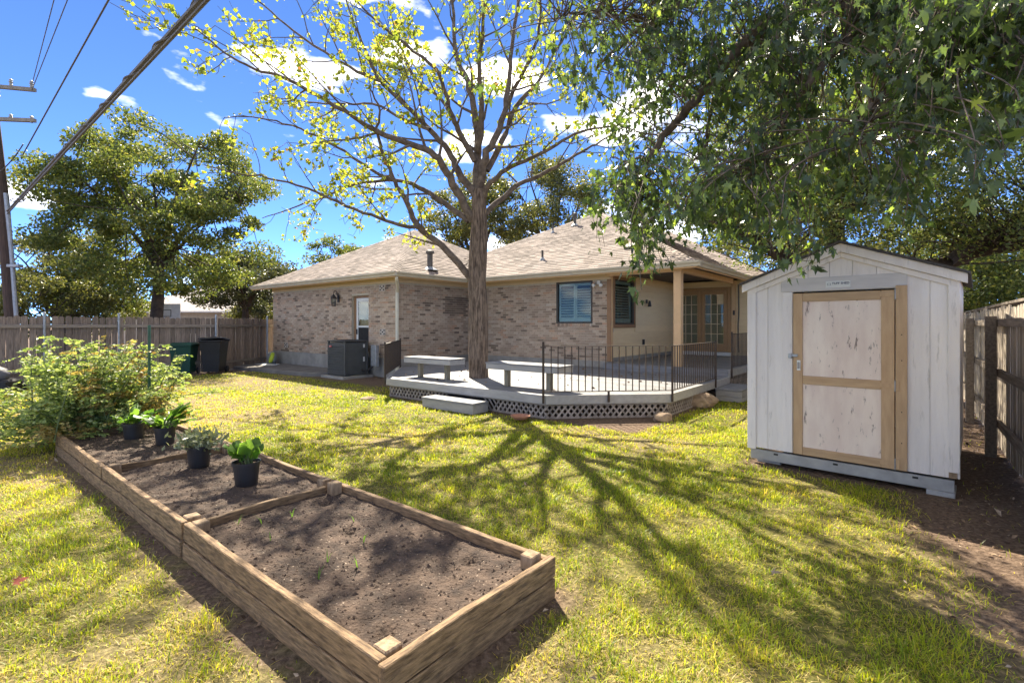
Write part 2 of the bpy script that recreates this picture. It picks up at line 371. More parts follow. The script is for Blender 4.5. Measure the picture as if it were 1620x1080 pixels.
def ground_mat():
    g = N('ground'); a = g.n('Attribute'); a.attribute_name = 'rnd'; a2 = g.n('Attribute'); a2.attribute_name = 'dry'
    ge = g.n('NewGeometry')
    def nz(sc, d=6):
        n = g.n('TexNoise'); n.inputs['Scale'].default_value = sc; n.inputs['Detail'].default_value = d; n.inputs['Roughness'].default_value = .65; g.l(ge.outputs['Position'], n.inputs['Vector']); return n.outputs['Fac']
    n1, n2, n3 = nz(28), nz(5), nz(110, 3)
    lawn = g.ramp(n1, [(.3, (.05,.055,.014)), (.5, (.13,.125,.03)), (.72, (.27,.225,.075))])
    straw = g.ramp(n1, [(.3, (.10,.075,.04)), (.5, (.21,.16,.09)), (.75, (.38,.30,.18))])
    soil = g.ramp(n1, [(.3, (.06,.04,.03)), (.5, (.14,.097,.07)), (.66, (.23,.165,.12)), (.75, (.34,.26,.19))])
    litter = g.ramp(n3, [(.55, (0,0,0)), (.68, (1,1,1))]); soil = g.mix(litter, soil, (.19,.125,.08))
    c = g.mix(a2.outputs['Fac'], lawn, straw); c = g.mix(a.outputs['Fac'], c, soil)
    b = g.n('BsdfPrincipled'); g.l(c, b.inputs['Base Color']); b.inputs['Roughness'].default_value = .95; b.inputs['Specular IOR Level'].default_value = .15
    bp = g.n('Bump'); bp.inputs['Strength'].default_value = .9; bp.inputs['Distance'].default_value = .03; g.l(n1, bp.inputs['Height']); g.l(bp.outputs[0], b.inputs['Normal'])
    g.l(b.outputs[0], g.out.inputs['Surface']); return g.m
gme = np_mesh('ground', np.stack([XX, YY, ZZ], -1).reshape(-1, 3), [gq], so_.ravel(), ground_mat(), True)
at = gme.attributes.new('dry', 'FLOAT', 'POINT'); at.data.foreach_set('value', dr_.ravel().astype(np.float32))
ground = tag(link('ground', gme), kind='structure')

# ------------------------------------------------------------------ house
H = thing('brick_house', 'single-storey tan brick house with hipped shingle roofs behind the deck', 'house', C1, RZ)
ZF, ZB, ZS, ZE = .58, 2.84, 3.03, 3.06       # foundation top, brick top, soffit, eave
BDEPTH = 10.0
LW = 7.74; IB = 3.05; CA = 5.31; DB = 7.75   # wing width, inner corner, corner of the siding wall, door wall
# walls as solid blocks a little behind the brick faces
def wall_block(name, material, a0, a1, b0, b1, z0=ZF, z1=ZS): return part(name, material, H, (a0, a1, b0, b1, z0, z1))
g = .012
# foundation (parts)
part('foundation', M['concrete'], H, (-LW-.01, .01, -.01, BDEPTH, -.1, ZF), .01)
part('foundation', M['concrete'], H, (.012, CA+.01, IB-.01, BDEPTH, -.1, ZF), .01)
part('foundation', M['concrete'], H, (CA+.012, 8.2, DB-.01, BDEPTH, -.1, ZF+.02), .01)
# opening-aware mortar backing: build wall as strips around openings
def wall_with_holes(name, material, L, z0, z1, holes, frame, thick=.2):
    """frame(x, y, z) -> local point; x along the wall, y inwards"""
    xs = sorted({0, L, *[h[0] for h in holes], *[h[1] for h in holes]}); mb = MB()
    def q(x0, x1, za, zb):
        if zb-za < 1e-4: return
        vs = [frame(x, y, z) for z in (za, zb) for (x, y) in ((x0,0),(x1,0),(x1,thick),(x0,thick))]
        mb.add(vs, [(0,3,2,1),(4,5,6,7),(0,1,5,4),(1,2,6,5),(2,3,7,6),(3,0,4,7)])
    for x0, x1 in zip(xs, xs[1:]):
        z = z0
        for h in sorted([h for h in holes if h[0] <= x0+1e-6 and h[1] >= x1-1e-6], key=lambda h: h[2]):
            q(x0, x1, z, h[2]); z = h[3]
        q(x0, x1, z, z1)
    return mb.build(name, material, H)
fL = lambda x, y, z: Vector((-LW + x, .012 + y, z))            # left wall: x from far corner to C1
fA = lambda x, y, z: Vector((-.012 - y, x, z))                  # wall A along v, x = b
fB = lambda x, y, z: Vector((x, IB + .012 + y, z))              # wall B, x = a
DOORL = (LW-2.38, LW-1.46, ZF, 2.52)
WINB = (3.536, 4.753, 1.63, 2.84)
wallL = wall_with_holes('wall', M['mortar'], LW-.012, ZF, ZS, [DOORL], fL)
wallA = wall_with_holes('wall', M['mortar'], IB-.0, ZF, ZS, [], lambda x, y, z: fA(max(x, .215), y, z))
wallB = wall_with_holes('wall', M['mortar'], CA, ZF, ZS, [WINB], fB)
BW, BH, J = .2, .0605, .011
brick_me = MB().box(-BW/2, BW/2, -.012, .01, -BH/2, BH/2).mesh('brick', M['brick1'])
BR = []                                             # (dist, wall, frame point list, rnd, full)
def lay(wall, frame, L, holes, dirx, wi, dark=None):
    z = ZF + BH/2 + .006; row = 0
    while z + BH/2 <= ZB:
        x = -BW/2 if row % 2 else 0.0
        while x < L - .02:
            x0, x1 = max(x, 0), min(x + BW, L); x += BW + J
            for h in holes:
                if z + BH/2 > h[2]-.002 and z - BH/2 < h[3]+.002:
                    if x0 >= h[0]-.001 and x1 <= h[1]+.001: x1 = x0
                    elif x0 < h[0] < x1 and x1 <= h[1]: x1 = h[0]-.004
                    elif x0 < h[1] < x1 and x0 >= h[0]: x0 = h[1]+.004
            if x1 - x0 < .03: continue
            c = frame((x0+x1)/2, 0, z); w = H_M @ c
            r = random.random()**.95*.8+.15 if random.random() > .10 else random.random()*.09
            if dark and dark[0] < x0 < dark[1] and dark[2] < z < dark[3]: r = random.random()*.09
            BR.append(((w - camo.location).length, wi, x0, x1, z, r))
        z += BH + J; row += 1
H_M = Matrix.Translation(C1) @ Matrix.Rotation(RZ, 4, 'Z')
lay(wallL, fL, LW, [DOORL], 0, 0); lay(wallA, fA, IB, [], 0, 1, (1.75, 2.75, 1.95, 2.5)); lay(wallB, fB, CA, [WINB], 0, 2)
BR.sort(key=lambda t: t[0]); fr = (fL, fA, fB); walls = (wallL, wallA, wallB); rot = (0, R(90), 0)
single = 0; rest = [MB(), MB(), MB()]
for d, wi, x0, x1, z, r in BR:
    full = abs((x1-x0)-BW) < .002; f = fr[wi]
    if full and single < 298 and wi != 1:
        o = link('brick', brick_me, walls[wi]); c = f((x0+x1)/2, 0, z); o.location = c; o.rotation_euler = (random.uniform(-.02,.02), 0, rot[wi]); single += 1
    else:
        p = random.uniform(-.0025, .0025); mb = rest[wi]; mb.cr = r
        vs = [f(x, y, zz) for zz in (z-BH/2, z+BH/2) for (x, y) in ((x0,-.012+p),(x1,-.012+p),(x1,.004),(x0,.004))]
        mb.add(vs, [(0,3,2,1),(4,5,6,7),(0,1,5,4),(1,2,6,5),(3,0,4,7)] if wi != 1 else [(0,1,2,3),(7,6,5,4),(4,5,1,0),(5,6,2,1),(7,4,0,3)])
for mb, w in zip(rest, walls):
    o = mb.build('brick_field', M['brick'], w, rnd=True); o['kind'] = 'stuff'
# far-side returns so the brick wing is closed
part('side_wall', M['mortar'], H, (-LW-.002, -LW+.2, .215, BDEPTH, ZF, ZS)); part('rear_wall', M['mortar'], H, (-LW+.21, 8.0, BDEPTH-.2, BDEPTH, ZF, ZS))
# frieze boards
part('frieze_board', M['cream'], H, (-LW-.02, .03, -.03, -.004, ZB+.004, ZS), .004)
part('frieze_board', M['cream'], H, (.004, .03, .0, IB-.03, ZB+.004, ZS), .004)
part('frieze_board', M['cream'], H, (.034, CA+.0, IB-.03, IB-.004, ZB+.004, ZS), .004)
# siding walls: laps on a backing
wall_with_holes('siding_wall', M['siding'], DB+.2-IB-.23, ZF, ZS, [(0, 1.44-.23, 1.6, 2.86)], lambda x, y, z: Vector((CA-.004-y, IB+.23+x, z)))
sw = part('siding_wall', M['siding'], H, (CA, 8.1, DB+.02, DB+.2, ZF, ZS))
def lap(a0, a1, axis, z, h=.19, off=0):
    t0, t1 = .006, .026
    if axis == 'v': pts = [(CA+t0-.01, a0, z+h), (CA+t0, a0, z+h), (CA+t1, a0, z), (CA-.01, a0, z)]; ext = (0, a1-a0, 0)
    else: pts = [(a0, DB-t0+.03, z+h), (a0, DB-t0, z+h), (a0, DB-t1, z), (a0, DB+.03, z)]; ext = (a1-a0, 0, 0)
    MB().prism(pts, ext).build('siding_board', M['siding'], H)
z = ZF+.1
while z < ZS-.05:
    h = min(.175, ZS-z-.002)
    if z+h > 1.5 and z < 2.95:
        lap(IB+.1, IB+.12, 'v', z, h-.001); lap(IB+1.54, DB-.03, 'v', z, h-.001)
    else: lap(IB+.1, DB-.03, 'v', z, h-.001)
    lap(7.36, 8.1, 'u', z, h-.001)
    if z > 2.85: lap(CA+.04, 7.3, 'u', z, h-.001)
    z += .176
part('skirt_board', M['concrete'], H, (CA-.01, CA+.03, IB+.08, DB-.03, ZF-.02, ZF+.098), .003)
part('corner_trim', M['trim'], H, (CA-.085, CA+.035, IB-.035, IB-.003, ZF, ZB), .004)
part('corner_trim', M['tanpost'], H, (CA+.003, CA+.04, IB, IB+.098, ZF, ZS-.01), .004)
part('corner_trim', M['tanpost'], H, (7.22, 7.36, DB-.05, DB+.02, ZF+.1, ZS-.01), .004)
# porch floor, post and beam
def window_shuttered(parent_name, frame, w, h, panels):
    """frame(x, y, z) local; parts: frame > sash bars, louvres, pane"""
    def bx(x0, x1, y0, y1, z0, z1): 
        vs = [frame(x, y, zz) for zz in (z0, z1) for (x, y) in ((x0,y0),(x1,y0),(x1,y1),(x0,y1))]
        return vs
    FB = [(0,3,2,1),(4,5,6,7),(0,1,5,4),(1,2,6,5),(2,3,7,6),(3,0,4,7)]
    fw = .05 if panels > 1 else .045; mb = MB()
    for d in ((0,w,0,fw), (0,w,h-fw,h), (0,fw,fw,h-fw), (w-fw,w,fw,h-fw)): mb.add(bx(d[0],d[1],-.02,.12,d[2],d[3]), FB)
    wf = mb.build('window', M['winframe'], H, bevel=.003)
    MB().add(bx(fw,w-fw,.15,.16,fw,h-fw), FB).build('backing', M['dark'], wf)  # dark panel: its colour stands in for the unlit room behind the shutters
    pw = (w-2*fw)/panels
    for i in range(panels):
        x0 = fw+i*pw; x1 = x0+pw; mb = MB(); s = .055 if panels > 1 else .09
        mb.add(bx(x0+.004,x0+s,.07,.095,fw,h-fw), FB).add(bx(x1-s,x1-.004,.07,.095,fw,h-fw), FB).add(bx(x0+s,x1-s,.07,.095,fw,fw+.09), FB).add(bx(x0+s,x1-s,.07,.095,h-fw-.07,h-fw), FB)
        mb.build('shutter', M['shutter'], wf)
        z = fw+.12
        while z < h-fw-.09:
            sl_ = [frame(x, y, zz) for (y, zz) in ((.058,z-.022),(.064,z-.028),(.112,z+.014),(.106,z+.020)) for x in (x0+s,x1-s)]
            MB().add(sl_, [(0,1,3,2),(2,3,5,4),(4,5,7,6),(6,7,1,0),(0,2,4,6),(1,7,5,3)]).build('slat', M['shutter'], wf); z += .075
    MB().add(bx(fw,w-fw,.028,.032,fw,h-fw), FB).build('pane', M['glass'], wf)
    return wf
window_shuttered('window', lambda x, y, z: Vector((WINB[0]+x, IB+.012+y, WINB[2]+z)), WINB[1]-WINB[0], WINB[3]-WINB[2], 2)
mb = MB(); k = WINB[0]-.01
while k < WINB[1]-.03:                                # brick sill: soldier course
    MB().box(k, k+.062, IB-.03, IB+.02, WINB[2]-.085, WINB[2]-.004).build('sill_brick', M['brick1'], wallB); k += .072
# siding window with brown casing
WV0, WV1, WZ0, WZ1 = IB+.2, IB+1.44, 1.6, 2.86
window_shuttered('window', lambda x, y, z: Vector((CA+.012-y, WV0+x, WZ0+z)), WV1-WV0, WZ1-WZ0, 1)
cs = MB()
for d in ((WV0-.08, WV1+.08, WZ1, WZ1+.08), (WV0-.08, WV1+.08, WZ0-.1, WZ0), (WV0-.08, WV0, WZ0, WZ1), (WV1, WV1+.08, WZ0, WZ1)): cs.box(CA-.005, CA+.05, *d)
cs.build('window_casing', M['trim'], H, bevel=.004)
# doors
def glazed_door(a0, a1, z0, z1, cols, rows, b, knob):
    d = MB(); st = .12; sb = .26; y0, y1 = b-.03, b+.015
    d.box(a0, a0+st, y0, y1, z0, z1).box(a1-st, a1, y0, y1, z0, z1).box(a0+st, a1-st, y0, y1, z0, z0+sb).box(a0+st, a1-st, y0, y1, z1-.13, z1)
    do = d.build('french_door', M['door'], H, bevel=.004)
    gw = (a1-a0-2*st)/cols; gh = (z1-.13-z0-sb)/rows
    mu = MB()
    for i in range(1, cols): mu.box(a0+st+i*gw-.011, a0+st+i*gw+.011, y0+.004, y1-.004, z0+sb, z1-.13)
    for j in range(1, rows): mu.box(a0+st, a1-st, y0+.006, y1-.006, z0+sb+j*gh-.011, z0+sb+j*gh+.011)
    mu.build('glazing_bars', M['cream'], do)
    for i in range(cols):
        for j in range(rows): MB().box(a0+st+i*gw+.011, a0+st+(i+1)*gw-.011, b-.009, b-.005, z0+sb+j*gh+.011, z0+sb+(j+1)*gh-.011).build('pane', M['glassd'], do)
    if knob:
        MB().lathe([(0,0),(.028,0),(.03,.03),(.012,.035),(.012,.0)], 12).build('door_handle', M['cfblack'], do)
        h = do.children[-1]; h.location = (a0+.06, b-.035, 1.62); h.rotation_euler = (R(90), 0, 0)
DZ0, DZ1 = .70, 2.72
part('dim_room_block', M['dark'], H, (CA+.03, 7.2, DB+.05, DB+.2, DZ0, DZ1+.05))  # solid dark block, coloured to give the dimness of the room behind the doors
for d in ((CA+.03, CA+.1, DB-.04, DB+.04, DZ0-.1, DZ1+.1), (7.1, 7.21, DB-.04, DB+.04, DZ0-.1, DZ1+.1), (CA+.102, 7.098, DB-.04, DB+.04, DZ1+.005, DZ1+.1)): part('door_frame', M['door'], H, d, .004)
part('threshold', M['white'], H, (CA+.05, 7.25, DB-.22, DB-.045, ZF+.0, DZ0-.005), .01)
mid = (CA+.1+7.1)/2
glazed_door(CA+.105, mid-.004, DZ0, DZ1, 3, 5, DB, False); glazed_door(mid+.004, 7.095, DZ0, DZ1, 3, 5, DB, True)
# back door in the left wall (white storm door)
a0, a1 = -2.38, -1.46
mb = MB(); st = .09
mb.box(a0+.14, a0+.14+st, .09, .12, ZF, 2.44).box(a1-st-.02, a1-.02, .09, .12, ZF, 2.44).box(a0+.14+st, a1-st-.02, .09, .12, 2.33, 2.44).box(a0+.14+st, a1-st-.02, .09, .12, 1.50, 1.56).box(a0+.14+st, a1-st-.02, .09, .12, ZF, .75)
sd = mb.build('storm_door', M['white'], H, bevel=.004)
part('pane', M['glass'], sd, (a0+.14+st, a1-st-.02, .102, .106, 1.56, 2.33)); part('screen', M['dark'], sd, (a0+.14+st, a1-st-.02, .102, .108, .75, 1.50))
part('inner_door', M['tanpost'], sd, (a0+.1, a1-.02, .17, .2, ZF, 2.45)); part('door_handle', M['cfblack'], sd, (a0+.16, a0+.2, .05, .09, 1.28, 1.45), .005)
part('brick_mould', M['trim'], H, (a0, a0+.13, .10, .2, ZF, 2.5)); part('door_head', M['trim'], H, (a0+.132, a1, .10, .2, 2.45, 2.515))
# porch: slab at the higher level, post and beam
ZP = .57
# ---- roofs
PITCH = .527
roof = MB(); 
def roof_face(A, B, T, name='shingle'): return (Vector(A), Vector(B), Vector(T))
OV = .55
L0, L1 = (-LW-OV, -OV), (OV, -OV); lap_c = (-LW/2, LW/2)         # left wing pyramid
hl = LW/2+OV; ZA1 = ZE + PITCH*hl
E2 = (7.85, 2.4); km = 5.48; ZA2 = ZE + PITCH*km; mc = (E2[0]-km, E2[1]+km)
E3 = (8.4, 7.15); kr = 5.0; rc = (E3[0]-kr, E3[1]+kr); ZA3 = ZE + PITCH*kr
faces = []
def pyramid(c, k, za, nm):
    A = [Vector((c[0]-k, c[1]-k, ZE)), Vector((c[0]+k, c[1]-k, ZE)), Vector((c[0]+k, c[1]+k, ZE)), Vector((c[0]-k, c[1]+k, ZE))]; T = Vector((c[0], c[1], za))
    mb = MB(); mb.add(A + [T] + [a-Vector((0,0,.03)) for a in A], [(0,1,4),(1,2,4),(2,3,4),(3,0,4),(5,8,7,6),(0,5,6,1),(1,6,7,2),(2,7,8,3),(3,8,5,0)])
    ro = mb.build('roof', M['shingle'], H)
    return ro, A, T
rl, AL, TL = pyramid(lap_c, hl, ZA1, 'l'); rm, AM, TM = pyramid(mc, km, ZA2, 'm'); rr, AR, TR = pyramid(rc, kr, ZA3, 'r')
shingle_me = MB().box(-.148, .148, 0, .165, 0, .009).mesh('shingle', M['shingle1'])
SH = []; EXP = .145
def shingle_face(ro, A, B, T, skip=None):
    x = (B-A).normalized(); L = (B-A).length; m = (A+B)/2; up = (T-m); S = up.length; up.normalize(); nrm = x.cross(up)
    if nrm.z < 0: nrm = -nrm
    n = int(S/EXP)
    for j in range(n):
        s0 = j*EXP; s1 = min(s0+.165, S); 
        lo0, hi0 = L/2*s0/S, L-L/2*s0/S; lo1, hi1 = L/2*s1/S, L-L/2*s1/S
        xx = lo0 - (.15 if j % 2 else 0) - .07*(j % 3)
        while xx < hi0:
            xa, xb = xx, xx+.296; xx += .3
            if xb < lo0+.02 or xa > hi0-.02: continue
            p = A + x*((xa+xb)/2) + up*s0 
            if skip and skip(p): continue
            full = xa > lo1 and xb < hi1
            SH.append(((H_M @ p - camo.location).length, ro, A, x, up, nrm, xa, xb, s0, s1, lo0, hi0, lo1, hi1, full))
def inside(p, c, k, za):     # under another roof
    d = max(abs(p.x-c[0]), abs(p.y-c[1])); return d < k and p.z < ZE + PITCH*(k-d) - .02
inL = lambda p: inside(p, lap_c, hl, ZA1); inM = lambda p: inside(p, mc, km, ZA2); inR = lambda p: inside(p, rc, kr, ZA3)
shingle_face(rl, AL[0], AL[1], TL, inM); shingle_face(rl, AL[1], AL[2], TL, inM)
shingle_face(rm, AM[0], AM[1], TM, inL); shingle_face(rm, AM[1], AM[2], TM, inR)
shingle_face(rr, AR[0], AR[1], TR, inM); shingle_face(rr, AR[1], AR[2], TR, inM)
SH.sort(key=lambda t: t[0]); cnt = 0; flds = {}
for (d, ro, A, x, up, nrm, xa, xb, s0, s1, lo0, hi0, lo1, hi1, full) in SH:
    tilt = .012
    if full and cnt < 298 and up.y > .3:
        o = link('shingle', shingle_me, ro); cnt += 1
        u2 = (up*.165 - nrm*.010).normalized(); n2 = x.cross(u2)
        o.matrix_local = Matrix.Translation(A + x*((xa+xb)/2) + up*s0 + nrm*.012) @ Matrix((x, u2, n2)).transposed().to_4x4()
    else:
        mb = flds.setdefault(ro.name, (ro, MB()))[1]; mb.cr = random.random()
        h = .012 + random.uniform(0, .004)
        cl = lambda v, a, b: min(max(v, a), b)
        q = [(cl(xa,lo0,hi0), s0, h+.009), (cl(xb-.004,lo0,hi0), s0, h+.009), (cl(xb-.004,lo1,hi1), s1, .009), (cl(xa,lo1,hi1), s1, .009)]
        vs = [A + x*a + up*s + nrm*hh for a, s, hh in q]; vs += [A + x*q[0][0] + up*s0, A + x*q[1][0] + up*s0]
        mb.add(vs, [(0,1,2,3), (4,5,1,0)])
for ro, mb in flds.values():
    o = mb.build('shingle_field', M['shingle'], ro, rnd=True); o['kind'] = 'stuff'
def hip_caps(ro, A, T):
    d = T-A; n = int(d.length/.2); d.normalize(); side = d.cross(Vector((0,0,1))).normalized(); mb = MB()
    for i in range(n):
        p = A + d*(i*.2); mb.cr = random.random(); q = p + d*.26
        up = Vector((0,0,1)); dn = Vector((0,0,-.045))
        vs = [p+side*.13+dn+up*.022, p+up*.042, p-side*.13+dn+up*.022, q+side*.13+dn+up*.01, q+up*.028, q-side*.13+dn+up*.01]
        vs += [p+side*.13+dn, p-side*.13+dn]
        mb.add(vs, [(0,3,4,1),(1,4,5,2),(0,1,2,7,6)])
    mb.build('hip_cap', M['shingle'], ro, rnd=True)
for ro, A, T in ((rl, AL[0], TL), (rl, AL[1], TL), (rl, AL[2], TL), (rm, AM[0], TM), (rm, AM[1], TM), (rr, AR[1], TR), (rr, AR[0], TR)): hip_caps(ro, A, T)
# soffits, fascia and gutters
def gutter(p, q, out):
    """K-style gutter along an eave; out = outward unit vector"""
    p = Vector(p); q = Vector(q); out = Vector(out); z = Vector((0,0,1))
    prof = [(0,-.11), (.07,-.11), (.085,-.06), (.12,-.03), (.125,.015), (.105,.015), (.1,-.01), (.0,-.01)]
    MB().prism([p + out*a + z*(ZE+b) for a, b in prof], q-p).build('gutter', M['gutter'], H)
gutter((L0[0], L0[1], 0), (L1[0]+.12, L1[1], 0), (0,-1,0)); gutter((L1[0], L1[1]+.002, 0), (L1[0], E2[1]-.13, 0), (1,0,0))
gutter((L1[0]-.0, E2[1], 0), (E2[0]+.12, E2[1], 0), (0,-1,0)); gutter((E2[0], E2[1]+.002, 0), (E2[0], E3[1]-.0, 0), (1,0,0)); gutter((E2[0]+.002, E3[1], 0), (E3[0]+.12, E3[1], 0), (0,-1,0))
part('soffit', M['cream'], H, (L0[0]+.02, L1[0]-.012, L0[1]+.012, -.03, ZS+.001, ZS+.02)); part('soffit', M['cream'], H, (.03, L1[0]-.012, -.028, IB+.3, ZS+.0005, ZS+.019))
part('soffit', M['cream'], H, (L1[0]-.01, E2[0]-.012, E2[1]+.012, IB+.28, ZS+.0015, ZS+.021)); part('porch_ceiling', M['cream'], H, (CA-.2, E2[0]-.012, IB+.282, DB+.2, ZS+.002, ZS+.02))
part('soffit', M['cream'], H, (E2[0]-.01, E3[0]-.012, E3[1]+.012, DB+.2, ZS+.001, ZS+.02))
for d in ((L0[0], L1[0], L0[1], L0[1]+.02), (L1[0]-.02, L1[0], L1[1]+.022, E2[1]), (L1[0]+.001, E2[0], E2[1], E2[1]+.02), (E2[0]-.02, E2[0], E2[1]+.022, E3[1]-.001), (E2[0]-.018, E3[0], E3[1], E3[1]+.02)):
    part('fascia_board', M['tanpost'], H, (*d, ZS-.11, ZE-.004), .003)
# porch beam and post
part('porch_beam', M['tanpost'], H, (CA+.045, 7.42, 2.66, 2.82, ZS-.14, ZS-.001), .005); part('porch_beam', M['tanpost'], H, (7.24, 7.40, 2.822, E3[1]+.1, ZS-.138, ZS-.001), .005)
part('porch_post', M['tanpost'], H, (7.22, 7.40, 2.66, 2.84, ZP, ZS-.141), .006)
# downspout at the near corner
ds = MB(); yy = -.075; 
ds.tube(catmull([(OV-.02, -OV+.08, ZE-.11), (OV-.04, -OV+.1, ZE-.2), (.25, -.2, ZE-.38), (.06, yy, ZE-.5), (.05, yy, ZE-.62)], 4) + [Vector((.05, yy, .2)), Vector((.05, yy-.1, .08))], .05, 8)
ds.build('downspout', M['downspout'], H)
# vent blocks, lamp, floodlight, outlets, roof pipes
def vent_block(a, z, s=.14):
    mb = MB(); mb.box(a-s, a+s, -.022, -.004, z-.095, z+.095); v_ = mb.build('vent_block', M['vent'], H, bevel=.004)
    for i, j in ((-1,1),(1,1),(0,0),(-1,-1),(1,-1)): MB().prism([(a+i*.08+dx, -.0225, z+j*.05+dz) for dx, dz in ((-.042,0),(0,-.03),(.042,0),(0,.03))], (0,-.002,0)).build('opening', M['dark'], v_)
for a, z in ((-.75, 2.70), (-.72, 1.37), (-6.68, .82)): vent_block(a, z)
lp = MB(); lx, lz = -3.11, 2.36
lamp = MB().lathe([(.0,.0),(.07,0),(.075,.02),(.04,.03)], 8, (lx, -.2, lz-.16)).lathe([(.10,.0),(.095,.03),(.05,.1),(.02,.14),(.0,.19)], 8, (lx, -.2, lz+.09)).build('wall_lantern', M['cfblack'], H)
MB().lathe([(.065,0),(.085,.22)], 8, (lx, -.2, lz-.13)).build('lantern_glass', M['glass'], lamp)
bars = MB()
for i in range(8):
    t = i*math.pi/4; bars.tube([(lx+.066*math.cos(t), -.2+.066*math.sin(t), lz-.13), (lx+.087*math.cos(t), -.2+.087*math.sin(t), lz+.09)], .006, 4)
bars.tube(catmull([(lx, -.2, lz+.27), (lx, -.17, lz+.34), (lx, -.09, lz+.33), (lx, -.06, lz+.2), (lx, -.02, lz+.1)], 4), .012, 6).lathe([(0,0),(.06,0),(.06,.02),(0,.02)], 12, (lx, -.03, lz+.1)).box(lx-.05, lx+.05, -.035, -.01, lz-.02, lz+.22); bars.build('lantern_bracket', M['cfblack'], lamp)
fl = part('floodlight', M['white'], H, (4.93, 5.03, IB-.07, IB-.01, 2.72, 2.82), .01)
for dx in (-.07, .09): 
    h_ = MB().lathe([(0,0),(.03,0),(.055,.1),(.05,.11),(0,.1)], 12).build('lamp_head', M['white'], fl, smooth=True); h_.location = (4.98+dx, IB-.09, 2.72); h_.rotation_euler = (R(115), 0, R(25 if dx > 0 else -25))
wl = part('porch_lamp', M['cfblack'], H, (CA+.02, CA+.05, IB+2.28, IB+2.40, 2.25, 2.37), .008); MB().lathe([(0,0),(.03,.0),(.045,.08),(.06,.18),(.055,.18),(.03,.02)], 12).build('lamp_shade', M['cfblack'], wl)
wl.children[0].location = (CA+.13, IB+2.34, 2.33); wl.children[0].rotation_euler = (R(180), 0, 0)
part('outlet_cover', M['cfblack'], H, (CA+.02, CA+.06, IB+2.05, IB+2.15, .98, 1.14), .006); part('wall_bell', M['cfblack'], H, (7.27, 7.33, DB-.07, DB-.051, 1.9, 2.05), .006)
MB().tube(catmull([(7.44, DB-.06, ZS-.15), (7.45, DB-.06, 2.0), (7.43, DB-.06, 1.5), (7.45, DB-.06, .7)], 4), .022, 6).build('conduit', M['pipe'], H)
def roof_pipe(a, b, c, k, h, r, cap=False):
    d = max(abs(a-c[0]), abs(b-c[1])); z = ZE + PITCH*(k-d)
    p = MB().tube([(a,b,z-.05), (a,b,z+h)], r, 10).build('vent_pipe', M['pipe'], H); MB().lathe([(r*3,-.02),(r*2.2,.03),(r,.09)], 12, (a, b, z)).build('flashing', M['galv'], p)
    if cap: MB().lathe([(0,.12),(r*1.5,.08),(r*1.6,0),(0,0)], 10, (a, b, z+h)).build('cowl', M['pipe'], p)
roof_pipe(.1, 1.15, lap_c, hl, .5, .085, True)
roof_pipe(2.75, 3.45, mc, km, .3, .035); roof_pipe(1.35, 6.1, mc, km, .3, .03); roof_pipe(2.0, 6.6, mc, km, .38, .055, True)
MB().box(-.16,.16,-.16,.16,0,.07).build('attic_vent', M['pipe'], H, bevel=.01).matrix_local = Matrix.Translation((5.6, 3.75, ZE+PITCH*1.35+.01)) @ Matrix.Rotation(math.atan(PITCH), 4, 'X')

# concrete slab by the house
part_slab = tag(MB().prism([W(-8.6,-1.5,-.05), W(-8.4,-1.95,-.05), W(-2.7,-1.35,-.05), W(-2.2,-.95,-.05), W(-2.2,-.02,-.05), W(-8.4,-.02,-.05)], (0,0,.17)).build('patio_slab', M['slab'], bevel=.02), kind='structure')

# ------------------------------------------------------------------ deck
ZD = .41
D = thing('deck', 'low grey painted timber deck with lattice skirt wrapped round the tree', 'deck', C1, RZ)
DP = [(.65,-.35), (2.7,-2.4), (6.95,-2.4), (8.5,-.9), (8.5,2.6)]
def half(p, q):
    nx, ny = (q[1]-p[1]), -(q[0]-p[0]); l = math.hypot(nx, ny); nx /= l; ny /= l; return (nx, ny, nx*p[0]+ny*p[1])
HF = [half(p, q) for p, q in zip(DP, DP[1:])]
b = -2.4
while b < IB-.05:
    b1 = min(b+.139, IB-.015)
    poly = clip_poly([(.3,b), (9,b), (9,b1-.009), (.3,b1-.009)], HF + [(-1,0,-.65), (1,0,8.5)])
    if b1 > 2.6: poly = clip_poly(poly, [(1,0,CA+.02)]) if len(poly) > 2 else poly
    if len(poly) > 2: MB().prism([(x,y,ZD-.03) for x,y in poly], (0,0,.03+random.uniform(-.0012,.0012))).build('deck_board', M['deck'], D)
    b += .139
